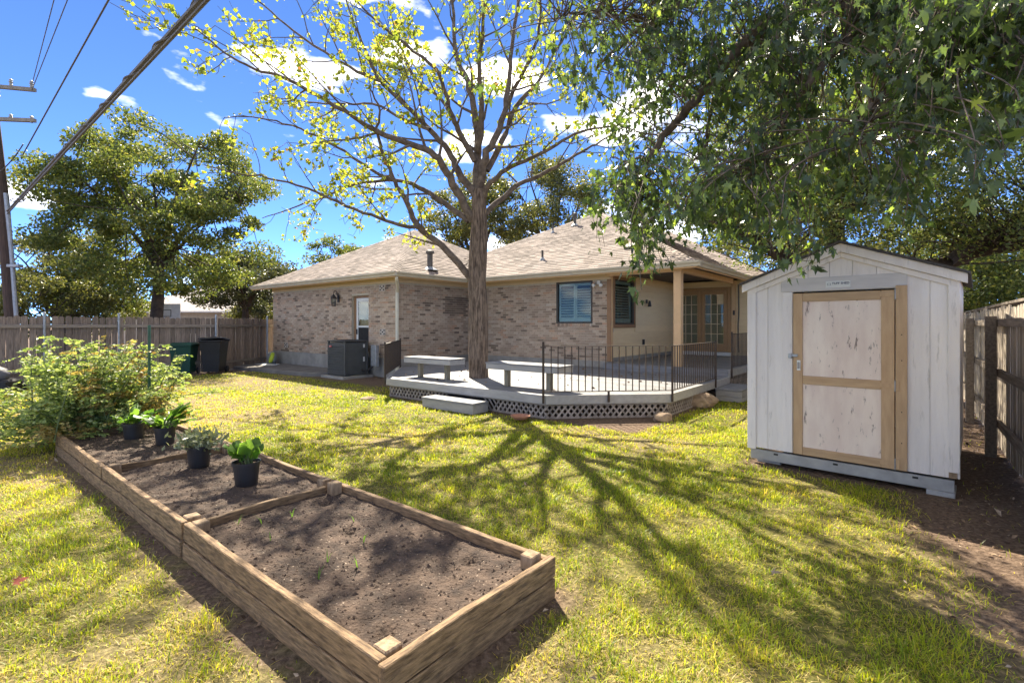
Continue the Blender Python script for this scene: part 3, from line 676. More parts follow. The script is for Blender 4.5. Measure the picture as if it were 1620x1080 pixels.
# flat dark sheet whose colour stands in for the shade below the boards
mb = MB(); mb.prism([(x,y,ZD-.2) for x,y in [(.8,-.3),(2.75,-2.25),(6.9,-2.25),(8.35,-.85),(8.35,2.5),(.8,2.5)]], (0,0,.02)); mb.build('underdeck_shade_sheet', M['dark'], D)
def lattice(p, q, zt, zb=.0, skip=()):
    p = Vector((*p,0)); q = Vector((*q,0)); L = (q-p).length; x = (q-p)/L; n = Vector((x.y,-x.x,0)); h = zt-zb
    pn = part('lattice_panel', M['lattice'], D, (0,.001,0,.001,0,.001)); pn.data.clear_geometry()
    mb = MB()
    for za in (zb, zt-.03): mb.prism([p - n*.055 + x*0 + Vector((0,0,za)), p - n*.055 + Vector((0,0,za+.03)), p - n*.04 + Vector((0,0,za+.03)), p - n*.04 + Vector((0,0,za))], x*L)
    for i in range(len(mb.v)): pass
    pn.data.from_pydata(mb.v, [], mb.f); pn.data.update()
    s = -h
    while s < L:
        for sg, off in ((1, .048), (-1, .058)):
            w = .042
            poly = [(s,0),(s+w,0),(s+w+h*.8,h),(s+h*.8,h)] if sg > 0 else [(s+h*.8,0),(s+h*.8+w,0),(s+w,h),(s,h)]
            poly = clip_poly(poly, [(-1,0,0),(1,0,L)])
            if len(poly) > 2 and not any(a <= poly[0][0] <= b_ for a, b_ in skip):
                MB().prism([p + x*a - n*off + Vector((0,0,zb+c)) for a, c in poly], n*.008).build('lattice_strip', M['lattice'], pn)
        s += .105
edges = list(zip(DP, DP[1:]))
for i, (p, q) in enumerate(edges):
    P0 = Vector((*p,0)); Q0 = Vector((*q,0)); x = (Q0-P0).normalized(); n = Vector((x.y,-x.x,0))
    MB().prism([P0+Vector((0,0,ZD-.15)), P0+n*.04+Vector((0,0,ZD-.15)), P0+n*.04+Vector((0,0,ZD+.003)), P0+Vector((0,0,ZD+.003))], Q0-P0+x*.015).build('fascia_board', M['fascia'], D, bevel=.004)
    lattice(p, q if i < 3 else (8.5, 1.3), ZD-.155, .005, skip=((1.7,2.95),) if i == 1 else ())
# raised porch floor
b = 2.6
while b < DB-.25:
    poly = clip_poly([(CA+.03,b), (8.5,b), (8.5,b+.134), (CA+.03,b+.134)], [(0,1,DB-.23)])
    if len(poly) > 2: MB().prism([(x,y,ZP-.03) for x,y in poly], (0,0,.03)).build('porch_board', M['deck'], D)
    b += .139
part('porch_riser', M['deck'], D, (CA+.03, 8.5, 2.602, 2.63, ZD-.1, ZP-.031), .003)
part('fascia_board', M['fascia'], D, (8.502, 8.54, 2.62, DB-.3, ZP-.17, ZP+.002), .004); lattice((8.5, 2.65), (8.5, 5.4), ZP-.175, .005)
# railings
def railing(label, pts, zb, zt, posts, gap=.112):
    t = thing('railing', label, 'railing', C1, RZ)
    t_r, b_r = MB(), MB()
    for p, q in zip(pts, pts[1:]):
        p3, q3 = Vector((*p,0)), Vector((*q,0)); x = (q3-p3).normalized(); n = Vector((x.y,-x.x,0))
        t_r.prism([p3+n*-.018+Vector((0,0,zt-.012)), p3+n*.018+Vector((0,0,zt-.012)), p3+n*.018+Vector((0,0,zt)), p3-n*.018+Vector((0,0,zt))], q3-p3)
        b_r.prism([p3+n*-.012+Vector((0,0,zb)), p3+n*.012+Vector((0,0,zb)), p3+n*.012+Vector((0,0,zb+.014)), p3-n*.012+Vector((0,0,zb+.014))], q3-p3)
        L = (q3-p3).length; k = int(L/gap)
        for i in range(1, k):
            c = p3 + x*(L*i/k); MB().box(-.0075,.0075,-.0075,.0075,zb+.014,zt-.012, Matrix.Translation(c) @ Matrix.Rotation(math.atan2(x.y,x.x),4,'Z')).build('baluster', M['rail'], t)
    t_r.build('top_rail', M['rail'], t); b_r.build('bottom_rail', M['rail'], t)
    for (a, b_), z0, z1 in posts: MB().box(a-.015,a+.015,b_-.015,b_+.015,z0,z1).build('post', M['rail'], t, bevel=.002)
    return t
o = .06
railing('black iron railing round the front corner of the deck', [(6.97,-2.4-o), (8.5+o,-.93), (8.5+o,1.5)], ZD+.06, ZD+.83,
        [((6.95,-2.4-o), ZD-.13, ZD+.90), ((8.5+o,-.93), ZD-.13, ZD+.83), ((8.5+o,1.5), ZD-.13, ZD+.85), ((7.76,-1.70), ZD-.12, ZD+.06)])
railing('short rusty iron railing between the air conditioner and the bench', [(2.68-o,-2.42), (.62-o,-.36)], ZD+.06, ZD+.76, [((2.68-o,-2.42), ZD-.15, ZD+.80), ((.62-o,-.36), ZD-.15, ZD+.80)], .10)
railing('iron railing on the porch edge next to the white shed', [(8.5+o,2.7), (8.5+o,5.5)], ZP+.05, ZP+.82, [((8.5+o,2.7), ZP-.2, ZP+.86), ((8.5+o,5.5), ZP-.1, ZP+.86)])
# benches
def bench(label, a0, a1, b0, b1):
    t = thing('bench', label, 'bench', W((a0+a1)/2, (b0+b1)/2, ZD), RZ, 'benches on the deck'); l = (a1-a0)/2; w = (b1-b0)/2
    part('seat_frame', M['fascia'], t, (-l, l, -w, w, .33, .43), .004)
    nb = 3
    for i in range(nb): part('seat_board', M['deck'], t, (-l-.01, l+.01, -w-.01+i*(2*w+.02)/nb+.003, -w-.01+(i+1)*(2*w+.02)/nb-.003, .432, .46), .003)
    for s in (-1, 1): part('leg', M['oldpost'], t, (s*l*.58-.045, s*l*.58+.045, -.05, .05, 0, .33), .004)
bench('grey slab bench on two posts left of the tree trunk', 2.75, 4.25, -2.0, -1.55); bench('grey slab bench on two posts right of the tree trunk', 5.3, 7.0, -2.05, -1.6)
# steps
def step_box(label, a0, a1, b0, b1, h, lv):
    t = thing('deck_step', label, 'step', W((a0+a1)/2, (b0+b1)/2, 0), RZ); l = (a1-a0)/2; w = (b1-b0)/2
    for i in range(lv): part('riser_board', M['fascia'], t, (-l+.01, l-.01, -w+.01, w-.01, i*(h-.04)/lv+.003+.012*(i==0), (i+1)*(h-.04)/lv-.003), .003)
    n = 3
    for i in range(n):
        if (a1-a0) > (b1-b0): part('tread_board', M['deck'], t, (-l, l, -w+i*2*w/n+.003, -w+(i+1)*2*w/n-.003, h-.04, h), .003)
        else: part('tread_board', M['deck'], t, (-l+i*2*l/n+.003, -l+(i+1)*2*l/n-.003, -w, w, h-.04, h), .003)
step_box('low grey box step at the front of the deck below the tree', 4.4, 5.75, -2.9, -2.47, .21, 1)
step_box('grey two-tier box step between the deck railings and the shed', 8.56, 9.08, 1.45, 2.6, .27, 2)

# ------------------------------------------------------------------ raised bed
B = thing('raised_garden_bed', 'long raised garden bed of weathered timber in the front left', 'garden bed', BED0, RZ)
secs = [(-2.2, 0), (-4.35, -2.215), (-BED_L, -4.365)]
hb = BED_H/2
def plank(dims, m, axis):
    mb = MB(); x0, x1, y0, y1, z0, z1 = dims; n = 10
    jit = lambda s: random.uniform(-s, s)
    vs = []; fs = []; ph = random.random()*9
    for i in range(n+1):
        t = i/n; w = .004*math.sin(ph+t*5)+jit(.0015); zz = .004*math.sin(ph*2+t*7)+jit(.002)
        if axis == 'x': p = [(x0+(x1-x0)*t, y0+w, z0), (x0+(x1-x0)*t, y1+w, z0), (x0+(x1-x0)*t, y1+w+jit(.002), z1+zz), (x0+(x1-x0)*t, y0+w+jit(.002), z1+zz)]
        else: p = [(x1+w, y0+(y1-y0)*t, z0), (x0+w, y0+(y1-y0)*t, z0), (x0+w+jit(.002), y0+(y1-y0)*t, z1+zz), (x1+w+jit(.002), y0+(y1-y0)*t, z1+zz)]
        vs += p
    for i in range(n):
        for k in range(4): k2 = (k+1)%4; fs.append((i*4+k, (i+1)*4+k, (i+1)*4+k2, i*4+k2))
    fs += [(0,1,2,3), (n*4+3, n*4+2, n*4+1, n*4)]
    mb.add(vs, fs); mb.build('board', m, B, bevel=.005)
th = .045
for a0, a1 in secs:
    for i in range(2):
        sh = random.uniform(-.004,.004) + (.007 if i else 0)
        plank((a0+.004, a1-.004, .0+sh, th+sh, i*hb, (i+1)*hb-.009), M['bed'], 'x'); plank((a0+.004, a1-.004, BED_W-th+sh, BED_W+sh, i*hb, (i+1)*hb-.009-.008*(i)), M['bed'], 'x')
for i in range(2): plank((.0, th, -.005, BED_W+.005, i*hb, (i+1)*hb-.006), M['bedend'], 'y'); plank((-BED_L-th, -BED_L, -.005, BED_W+.005, i*hb, (i+1)*hb-.006), M['bedend'], 'y')
for a in (-2.207, -4.357): plank((a-.018, a+.018, th+.09, BED_W-th-.09, .06, BED_H-.02), M['bedend'], 'y')
for a in (-.06, -2.13, -2.29, -4.29, -4.43):
    for b_ in (th+.048, BED_W-th-.048):
        if a == -4.43 and b_ < .5: continue
        h_ = BED_H + random.uniform(.0, .018); mb = MB().box(a-.045, a+.045, b_-.045, b_+.045, .02, h_); mb.build('post', M['bedpost'], B, bevel=.006)
nx_, ny_ = 220, 44
sx, sy = np.meshgrid(np.linspace(-BED_L+.005, -.005, nx_), np.linspace(th-.005, BED_W-th+.005, ny_))
sz = .175 + (fbm(sx+50, sy+50, .5, 31)-.5)*.05 + (fbm(sx+9, sy, .09, 33)-.5)*.03
for (hx, hy, hr) in ((-.42, .98, .05), (-.22, .2, .05), (-1.35, .75, .04), (-2.0, .95, .06)): sz -= .05*np.exp(-((sx-hx)**2+(sy-hy)**2)/(hr**2))
ii = np.arange(ny_-1)[:,None]*nx_ + np.arange(nx_-1)[None,:]
link('soil', np_mesh('soil', np.stack([sx,sy,sz],-1).reshape(-1,3), [np.stack([ii,ii+1,ii+1+nx_,ii+nx_],-1).reshape(-1,4)], None, M['soil'], True), B)
def lumps(n, pos, size, name, material, parent, flat=.7):
    """many small irregular octahedra in one mesh"""
    base = np.array([(1,0,0),(0,1,0),(-1,0,0),(0,-1,0),(0,0,1),(0,0,-1)], float); f = np.array([(0,1,4),(1,2,4),(2,3,4),(3,0,4),(1,0,5),(2,1,5),(3,2,5),(0,3,5)])
    v = base[None]*(1+RNG.uniform(-.45,.45,(n,6,1))); v[:,:,2] *= flat; a = RNG.uniform(0,6.28,n); c, s = np.cos(a), np.sin(a)
    x = v[:,:,0]*c[:,None]-v[:,:,1]*s[:,None]; y = v[:,:,0]*s[:,None]+v[:,:,1]*c[:,None]
    v = np.stack([x,y,v[:,:,2]],-1)*size[:,None,None] + pos[:,None,:]
    o = link(name, np_mesh(name, v.reshape(-1,3), [(f[None]+np.arange(n)[:,None,None]*6).reshape(-1,3)], None, material), parent); o['kind'] = 'stuff'; return o
n = 6000; ix = RNG.integers(0, sx.size, n); pos = np.stack([sx.ravel()[ix]+RNG.uniform(-.015,.015,n), sy.ravel()[ix]+RNG.uniform(-.012,.012,n), sz.ravel()[ix]+.001],-1)
lumps(n, pos, RNG.gamma(2, .0022, n)+.002, 'soil_clods', M['clod'], B)

# ------------------------------------------------------------------ leaves (numpy)
def leaf_quads(pos, size, rnd, droop=0.0, aspect=.55, fold=.25, up=None):
    """pointed folded leaves: 4 verts, 2 triangles each"""
    n = len(pos); d = RNG.normal(size=(n,3)); d[:,2] -= droop; d /= np.linalg.norm(d,axis=1)[:,None]
    if up is not None: d = up
    r = RNG.normal(size=(n,3)); s = np.cross(d, r); s /= np.linalg.norm(s,axis=1)[:,None]+1e-9; nn = np.cross(s, d)
    L = size[:,None]; a = pos; m = pos + d*L*.45; t = pos + d*L
    l = m + s*L*aspect*.5 + nn*L*fold*.3; r_ = m - s*L*aspect*.5 + nn*L*fold*.3
    v = np.stack([a, l, t, r_],1).reshape(-1,3); b = np.arange(n)[:,None]*4
    return v, np.concatenate([b+np.array([[0,1,2]]), b+np.array([[0,2,3]])]), np.repeat(rnd, 4)
MAPLE = np.array([(0,0),(.06,.20),(.33,.06),(.24,.26),(.50,.60),(.17,.46),(.18,.68),(0,1.0),(-.18,.68),(-.17,.46),(-.50,.60),(-.24,.26),(-.33,.06),(-.06,.20)])
MAPLE_F = [(0,1,13),(1,2,3),(13,11,12),(1,3,5),(13,9,11),(3,4,5),(11,9,10),(1,5,13),(5,9,13),(5,6,9),(6,8,9),(6,7,8)]
def maple_leaves(pos, d, size, rnd):
    n = len(pos); r = RNG.normal(size=(n,3)); s = np.cross(d, r); s /= np.linalg.norm(s,axis=1)[:,None]+1e-9; nn = np.cross(s, d)
    x = MAPLE[None,:,0]*size[:,None]*RNG.uniform(.6,1.05,(n,1)); y = MAPLE[None,:,1]*size[:,None]
    curl = (np.abs(MAPLE[:,0])*.35)[None,:]*size[:,None]*RNG.uniform(-.3,1.2,(n,1)) - (MAPLE[:,1]**2*.25)[None]*size[:,None]*RNG.uniform(-.5,1.5,(n,1))
    v = pos[:,None] + s[:,None]*x[...,None] + d[:,None]*y[...,None] + nn[:,None]*curl[...,None]
    f = (np.array(MAPLE_F)[None] + np.arange(n)[:,None,None]*14).reshape(-1,3)
    return v.reshape(-1,3), f, np.repeat(rnd, 14)

# ------------------------------------------------------------------ trees
class Wood:
    def __init__(s): s.v = []; s.f = []; s.n = 0
    def tube(s, pts, rad, k):
        pts = np.array([tuple(p) for p in pts]); m = len(pts); t = np.gradient(pts, axis=0); t /= np.linalg.norm(t,axis=1)[:,None]+1e-9
        ref = np.array((.31,.17,.93)) if abs(t[0][2]) < .9 else np.array((1.,.1,0)); u = np.cross(t, ref); u /= np.linalg.norm(u,axis=1)[:,None]+1e-9; w = np.cross(t, u)
        a = np.arange(k)*2*math.pi/k; ring = pts[:,None] + np.asarray(rad)[:,None,None]*(u[:,None]*np.cos(a)[None,:,None] + w[:,None]*np.sin(a)[None,:,None])
        i = np.arange(m-1)[:,None]*k; j = np.arange(k)[None]; j2 = (j+1)%k
        s.v.append(ring.reshape(-1,3)); s.f.append(np.stack([i+j, i+j2, i+k+j2, i+k+j],-1).reshape(-1,4)+s.n); s.n += m*k
    def build(s, name, material, parent):
        return link(name, np_mesh(name, np.concatenate(s.v), [np.concatenate(s.f)], None, material, True), parent)
def bent(p, d, L, n=5, wob=.25, lift=0.0):
    """a wandering branch path"""
    pts = [Vector(p)]; d = Vector(d).normalized()
    for i in range(n):
        d = (d + Vector((random.gauss(0,wob),random.gauss(0,wob),random.gauss(0,wob)+lift))*.5).normalized(); pts.append(pts[-1]+d*L/n)
    return pts
def trunk_mesh(parent, pts, radii, material, k=16, flare=True, name='trunk'):
    pts = catmull(pts, 6); m = len(pts); rr = np.interp(np.linspace(0,1,m), np.linspace(0,1,len(radii)), radii)
    w = Wood(); w.tube(pts, rr, k); v = w.v[0].reshape(m, k, 3)
    for i in range(m):
        c = np.array(pts[i])
        for j in range(k):
            an_ = 6.283*j/k; q = 1 + .09*mnoise.noise(Vector((math.cos(an_)*1.3, math.sin(an_)*1.3, i*.25))) + (.07*mnoise.noise(Vector((math.cos(an_)*7, math.sin(an_)*7, i*.12))) if k > 40 else 0) + (.22*max(0, 1-i/4)*(1+.5*math.sin(j*2.4)) if flare else 0); v[i,j,:2] = c[:2] + (v[i,j,:2]-c[:2])*q
    w.v[0] = v.reshape(-1,3); return w.build(name, material, parent)

# ---- the tree growing through the deck
TB = Vector((-.74, 11.05, 0))
T1 = thing('shade_tree', 'bare-limbed shade tree with sparse yellow-green leaves growing through the deck', 'tree', TB)
def PL(px, py, Y): return P(px, py, Y) - TB
trunk_mesh(T1, [Vector((0,0,-.05)), Vector((-.01,0,.5)), PL(757,500,11.05), PL(755,440,11.05), PL(757,390,11.05), PL(758,345,11.05), PL(758,300,11.05)], [.245,.215,.205,.20,.195,.175,.13], M['bark'], 72)
limbs = [  # pixel path, radius at the start, end radius, depth change along it
 ([(745,440),(700,390),(660,356),(640,312),(624,288),(606,245),(597,212),(600,175),(585,140)], .10, .015, -1.2),
 ([(664,358),(640,358),(600,345),(545,325),(500,303),(440,285),(380,275),(325,262)], .055, .010, -2.0),
 ([(742,350),(690,312),(655,293),(626,285),(560,292),(510,312),(460,330),(415,345)], .085, .010, 1.4),
 ([(626,287),(590,270),(545,240),(500,215),(450,195),(400,185),(355,186)], .05, .009, -1.0),
 ([(748,350),(722,300),(702,265),(682,240),(640,225),(600,210),(560,185),(500,150),(440,120),(390,105),(345,75),(308,45)], .12, .010, -2.2),
 ([(752,310),(725,270),(710,240),(680,205),(650,175),(600,130),(550,105),(480,60),(430,20),(395,-15)], .11, .012, .8),
 ([(602,132),(582,90),(562,40),(545,-10),(535,-60)], .05, .010, .5),
 ([(752,255),(730,215),(716,185),(705,150),(690,110),(640,70),(590,30),(550,-15)], .09, .012, -1.6),
 ([(757,330),(755,270),(757,230),(750,180),(740,130),(722,90),(718,40),(713,-30),(700,-90)], .14, .02, .6),
 ([(760,300),(768,250),(785,215),(800,170),(806,120),(812,60),(822,-30),(830,-100)], .12, .02, -.9),
 ([(770,270),(795,222),(815,172),(832,150),(852,128),(880,80),(912,20),(930,-30)], .09, .015, 1.2),
 ([(764,315),(775,292),(800,270),(840,250),(870,235),(910,212),(950,202),(988,198)], .08, .015, -1.5),
 ([(768,338),(800,310),(830,288),(880,265),(920,240),(950,224),(978,205)], .085, .015, .9),
 ([(757,240),(762,180),(758,110),(765,40),(770,-40)], .09, .02, -2.2),
 ([(716,185),(690,150),(660,130),(630,60),(610,-10)], .055, .012, 2.0),
 ([(800,170),(830,110),(850,60),(856,0),(862,-60)], .06, .014, -1.8),
 ([(680,205),(640,190),(590,165),(530,165),(470,160),(420,150)], .05, .01, 1.8),
]
TW = Wood(); tips = []
def sprout(path, r0, r1, level, maxlev, spacing, leafy):
    L = sum((q-p).length for p, q in zip(path, path[1:])); n = len(path); acc = 0; nxt = spacing*random.uniform(.4,1.2) + L*.12
    for i in range(n-1):
        seg = (path[i+1]-path[i]); acc += seg.length; t = i/(n-1)
        while acc > nxt:
            nxt += spacing*random.uniform(.6,1.4); p = path[i+1]; d = seg.normalized(); ax = d.orthogonal(); ax.rotate(Matrix.Rotation(random.uniform(0,6.28),3,d))
            ang = R(random.uniform(28,62)); cd = d*math.cos(ang)+ax*math.sin(ang); cd.z += .12
            cl = (L*(.40 if level == 0 else .5))*(1.05-t*.6)*random.uniform(.55,1.15); cl = min(cl, 1.9 if level == 0 else .75)
            if cl < .15: continue
            r = max((r0+(r1-r0)*t)*.45, .006); cp = bent(p, cd, cl, 5 if level == 0 else 4, .28, .08)
            TW.tube(cp, np.linspace(r, .0045, len(cp)), 5 if level == 0 else 3)
            if level+1 < maxlev: sprout(cp, r, .004, level+1, maxlev, spacing*.62, leafy)
            if level >= leafy-1: tips.append(cp)
for k, (pp, r0, r1, dy) in enumerate(limbs):
    n = len(pp); base_d = 11.05
    if k == 1: base_d = 10.75
    if k == 3: base_d = 11.3
    path = [PL(x, y, base_d + dy*(i/(n-1))**1.1) for i, (x, y) in enumerate(pp)]
    path = catmull(path, 4); path = [p + Vector((random.gauss(0,.012),random.gauss(0,.012),random.gauss(0,.012))) if 0 < i < len(path)-1 else p for i, p in enumerate(path)]
    r0 *= .82; TW.tube(path, np.linspace(r0**.7, r1**.7, len(path))**(1/.7), 9); sprout(path, r0, r1, 0, 3, .44, 1); tips.append(path[-8:])
TW.build('limbs', M['limb'], T1)
lp_, ls_ = [], []
for cp in tips:
    for _ in range(random.randint(1, 5) if random.random() < .8 else 0):
        i = random.randint(1, len(cp)-1); c = cp[i] + (cp[i-1]-cp[i])*random.random(); m = random.randint(1, 4)
        for _ in range(m): lp_.append(c + Vector((random.gauss(0,.05),random.gauss(0,.05),random.gauss(0,.05)))); ls_.append(random.uniform(.05,.12))
lp_ = np.array([tuple(p) for p in lp_]); ls_ = np.array(ls_)
v, f, r = leaf_quads(lp_, ls_, RNG.random(len(lp_)), aspect=.95, fold=.5)
LM1 = leaf_mat('young_leaves', [(0,(.16,.22,.03)), (.5,(.26,.31,.05)), (.9,(.38,.38,.07)), (.97,(.42,.35,.10)), (1,(.22,.11,.06))], trans=.55, tcol=1.5)
o = link('crown', np_mesh('crown', v, [f], r, LM1), T1); o['kind'] = 'stuff'

def oak(label, base, trunk, crown, rad, nclump, per, lsize, lm, tr=.22, clump=.7, name='oak_tree', bark='oakbark', limbn=9, shell=.5, group=None, lean=(0,0), zmin=None):
    t = thing(name, label, 'tree', base, 0, group); c = Vector(crown); top = Vector((lean[0], lean[1], trunk))
    trunk_mesh(t, [Vector((0,0,-.1)), top*.35+Vector((random.gauss(0,.05),random.gauss(0,.05),0)), top*.7, top], [tr*1.15, tr, tr*.9, tr*.8], M[bark], 10)
    w = Wood(); mains = []
    for i in range(limbn):
        a = i*6.283/limbn+random.uniform(-.3,.3); e = Vector((math.cos(a)*rad[0]*random.uniform(.45,.8), math.sin(a)*rad[1]*random.uniform(.45,.8), rad[2]*random.uniform(-.25,.75))) + c
        m1 = top.lerp(e, .4)+Vector((0,0,.2*rad[2]*random.random())); path = catmull([top-Vector((0,0,.25)), top.lerp(m1,.5), m1, m1.lerp(e,.6)+Vector((random.gauss(0,.2),random.gauss(0,.2),.1)), e], 4)
        w.tube(path, np.linspace(tr*.5, .012, len(path)), 7); mains.append(path)
    allp = [p for m in mains for p in m[4:]]; pos = []; 
    for _ in range(nclump):
        d = Vector((random.gauss(0,1),random.gauss(0,1),random.gauss(0,1))).normalized()*random.random()**(1/3*(1-shell)+.08)
        q = c + Vector((d.x*rad[0], d.y*rad[1], d.z*rad[2]))
        if zmin is not None and q.z < zmin: q.z = zmin + random.random()*.4
        n0 = min(random.sample(allp, min(14,len(allp))), key=lambda p: (p-q).length)
        br = catmull([n0, n0.lerp(q,.5)+Vector((random.gauss(0,.15),random.gauss(0,.15),random.gauss(0,.15))), q], 3); w.tube(br, np.linspace(.03, .008, len(br)), 4)
        s = clump*random.uniform(.5,1.25); k = int(per*random.uniform(.5,1.4)*(s/clump)**1.5)
        dq = RNG.normal(size=(k,3)); dq /= np.linalg.norm(dq,axis=1)[:,None]; pp = dq*(RNG.random((k,1))**.42)*np.array((s,s,s*.55))*1.05 + np.array(tuple(q)); pos.append(pp)
    w.build('limbs', M[bark], t); pos = np.concatenate(pos); n = len(pos)
    v, f, r = leaf_quads(pos, RNG.uniform(.6,1.3,n)*lsize, RNG.random(n), aspect=.6, fold=.4)
    o = link('crown', np_mesh('crown', v, [f], r, lm), t); o['kind'] = 'stuff'; return t
LMO = leaf_mat('oak_leaves', [(0,(.055,.07,.024)), (.5,(.10,.115,.04)), (.85,(.16,.165,.055)), (1,(.24,.22,.08))], trans=.35, tcol=1.7, rough=.38)
LMY = leaf_mat('yellowing_leaves', [(0,(.055,.085,.028)), (.5,(.10,.135,.04)), (.85,(.165,.19,.052)), (1,(.25,.24,.075))], trans=.42, tcol=1.7)
LMD = leaf_mat('dark_oak_leaves', [(0,(.04,.055,.028)), (.5,(.075,.09,.045)), (1,(.14,.15,.08))], trans=.28, tcol=1.5, rough=.35)
# ---- trees beyond the left fence
oak('tall spreading oak with dark forked trunk behind the left fence', (-14.9, 20.5, 0), 4.0, (.3, 0, 6.3), (4.6, 3.6, 3.7), 120, 620, .135, LMY, tr=.24, clump=.82, lean=(.25,0))
oak('low dark oak right of the basketball backboard behind the fence', (-14.6, 27, 0), 2.6, (0, 0, 4.0), (3.2, 3, 1.9), 60, 420, .15, LMD, tr=.2, clump=.75)
oak('grey-green oak with crooked stems beside the utility pole', (-22.5, 25, 0), 2.2, (0, 0, 4.1), (4.2, 3, 2.6), 75, 430, .15, LMO, tr=.2, clump=.8)
oak('short bushy tree low behind the fence between the two oaks', (-19.8, 24, 0), 1.3, (0, 0, 2.8), (2.2, 2, 1.4), 40, 220, .13, LMY, tr=.12, clump=.7)
oak('low rounded bush filling the gap beside the utility pole', (-20.3, 21.5, 0), .8, (0, 0, 2.3), (2.6, 1.6, 1.5), 40, 330, .12, LMO, tr=.1, clump=.6, name='tall_bush')
oak('low green bush behind the fence next to the house corner', (-15.0, 31, 0), .8, (0, 0, 2.3), (2.8, 1.6, 1.3), 40, 300, .15, LMO, tr=.1, clump=.65, name='tall_bush')
oak('dense low tree closing the view over the right fence', (17.5, 17.5, 0), 1.6, (0, 0, 3.1), (2.6, 2.2, 2.0), 60, 380, .12, LMY, tr=.14, clump=.7)
# ---- trees behind the house
oak('pale leaved oak rising behind the roof valley left of the trunk', (-2.6, 34, 0), 5.5, (0, 0, 9.0), (3.6, 3, 2.6), 60, 280, .2, LMO, tr=.25, clump=.85)
oak('many-stemmed oak rising behind the main roof right of the trunk', (2.6, 32, 0), 5.5, (0, 0, 9.2), (4.0, 3.4, 3.2), 66, 260, .19, LMO, tr=.25, clump=.85, limbn=11)
oak('small leafy tree top peeking above the left roof slope', (-15.2, 42, 0), 4, (0, 0, 7.2), (2.6, 2.2, 1.6), 36, 150, .22, LMY, tr=.15, clump=.8)
oak('distant round tree seen at the left end of the roof', (-20.5, 45, 0), 3, (0, 0, 5.2), (2.6, 2.2, 1.7), 36, 150, .22, LMO, tr=.15, clump=.9)
oak('far oak filling the gap behind the right fence', (24, 26, 0), 2.6, (0, 0, 4.6), (5.5, 4, 3.6), 110, 240, .17, LMY, tr=.25, clump=1.0)
oak('broad oak standing right behind the house porch', (14, 24, 0), 4, (0, 0, 6.4), (5.2, 4, 3.9), 120, 240, .17, LMO, tr=.25, clump=1.0)
# ---- oak behind the shed, limbs traced
T2 = thing('live_oak', 'large live oak with heavy crooked limbs right behind the white shed', 'tree', (8.6, 12.6, 0))
TB2 = Vector((8.6, 12.6, 0)); Q = lambda x, y, Y: P(x, y, Y) - TB2
trunk_mesh(T2, [Vector((0,0,-.1)), Vector((-.05,0,1.2)), Q(1325,440,12.6), Q(1322,380,12.6)], [.36,.3,.28,.24], M['oakbark'], 12)
w2 = Wood(); ends = []
for pp, r0, r1, y0, y1 in [
  ([(1322,385),(1322,340),(1330,290),(1345,250),(1360,200),(1380,140)], .22,.05,12.6,12.0),
  ([(1326,360),(1345,330),(1375,315),(1400,290),(1440,270)], .13,.03,12.6,11.5),
  ([(1322,350),(1290,345),(1260,320),(1240,280),(1225,230)], .14,.03,12.6,12.8),
  ([(1320,410),(1260,420),(1232,405),(1200,385),(1150,365),(1110,345),(1070,340)], .17,.04,12.6,11.2),
  ([(1330,420),(1420,425),(1500,415),(1560,395),(1620,385),(1700,360),(1780,330)], .20,.06,12.6,9.0),
  ([(1500,412),(1550,385),(1620,372),(1700,340)], .12,.04,10.8,10.5),
  ([(1345,250),(1400,210),(1470,180),(1540,160)], .09,.02,12.2,11.2),
  ([(1330,290),(1280,230),(1220,180),(1150,150)], .10,.02,12.3,12.5),
  ([(1360,200),(1370,100),(1400,20)], .08,.02,12.0,12.4)]:
    n = len(pp); path = catmull([Q(x, y, y0+(y1-y0)*i/(n-1)) for i, (x, y) in enumerate(pp)], 5); path = [p+Vector((random.gauss(0,.02),)*3) for p in path]
    w2.tube(path, np.linspace(r0, r1, len(path)), 9); ends += path[4:]
pos = []
for _ in range(480):
    n0 = random.choice(ends); q = n0 + Vector((random.gauss(0,1.0), random.gauss(0,1.1), abs(random.gauss(0,1.2))+.1))
    if q.z < 2.9: continue
    br = bent(n0, q-n0, (q-n0).length, 4, .2); w2.tube(br, np.linspace(.025,.006,len(br)), 4); q = br[-1]
    s = random.uniform(.25,.6); k = random.randint(60,170); pos.append(RNG.normal(size=(k,3))*np.array((s,s,s*.6))*.6+np.array(tuple(q)))
for _ in range(330):      # foliage low on the right
    px = random.uniform(1200, 1800); py = random.uniform(110, 395); q = Q(px, py, random.uniform(9, 15)); k = random.randint(50,130); s = random.uniform(.25,.45)
    n0 = min(random.sample(ends, 20), key=lambda p: (p-q).length); br = catmull([n0, n0.lerp(q,.5)+Vector((0,0,.1)), q], 3); w2.tube(br, np.linspace(.02,.005,len(br)), 4); pos.append(RNG.normal(size=(k,3))*s*.6+np.array(tuple(q)))
w2.build('limbs', M['oakbark'], T2); pos = np.concatenate(pos); n = len(pos)
v, f, r = leaf_quads(pos, RNG.uniform(.6,1.3,n)*.085, RNG.random(n), aspect=.55, fold=.4, droop=.3)
o = link('crown', np_mesh('crown', v, [f], r, LMY), T2); o['kind'] = 'stuff'

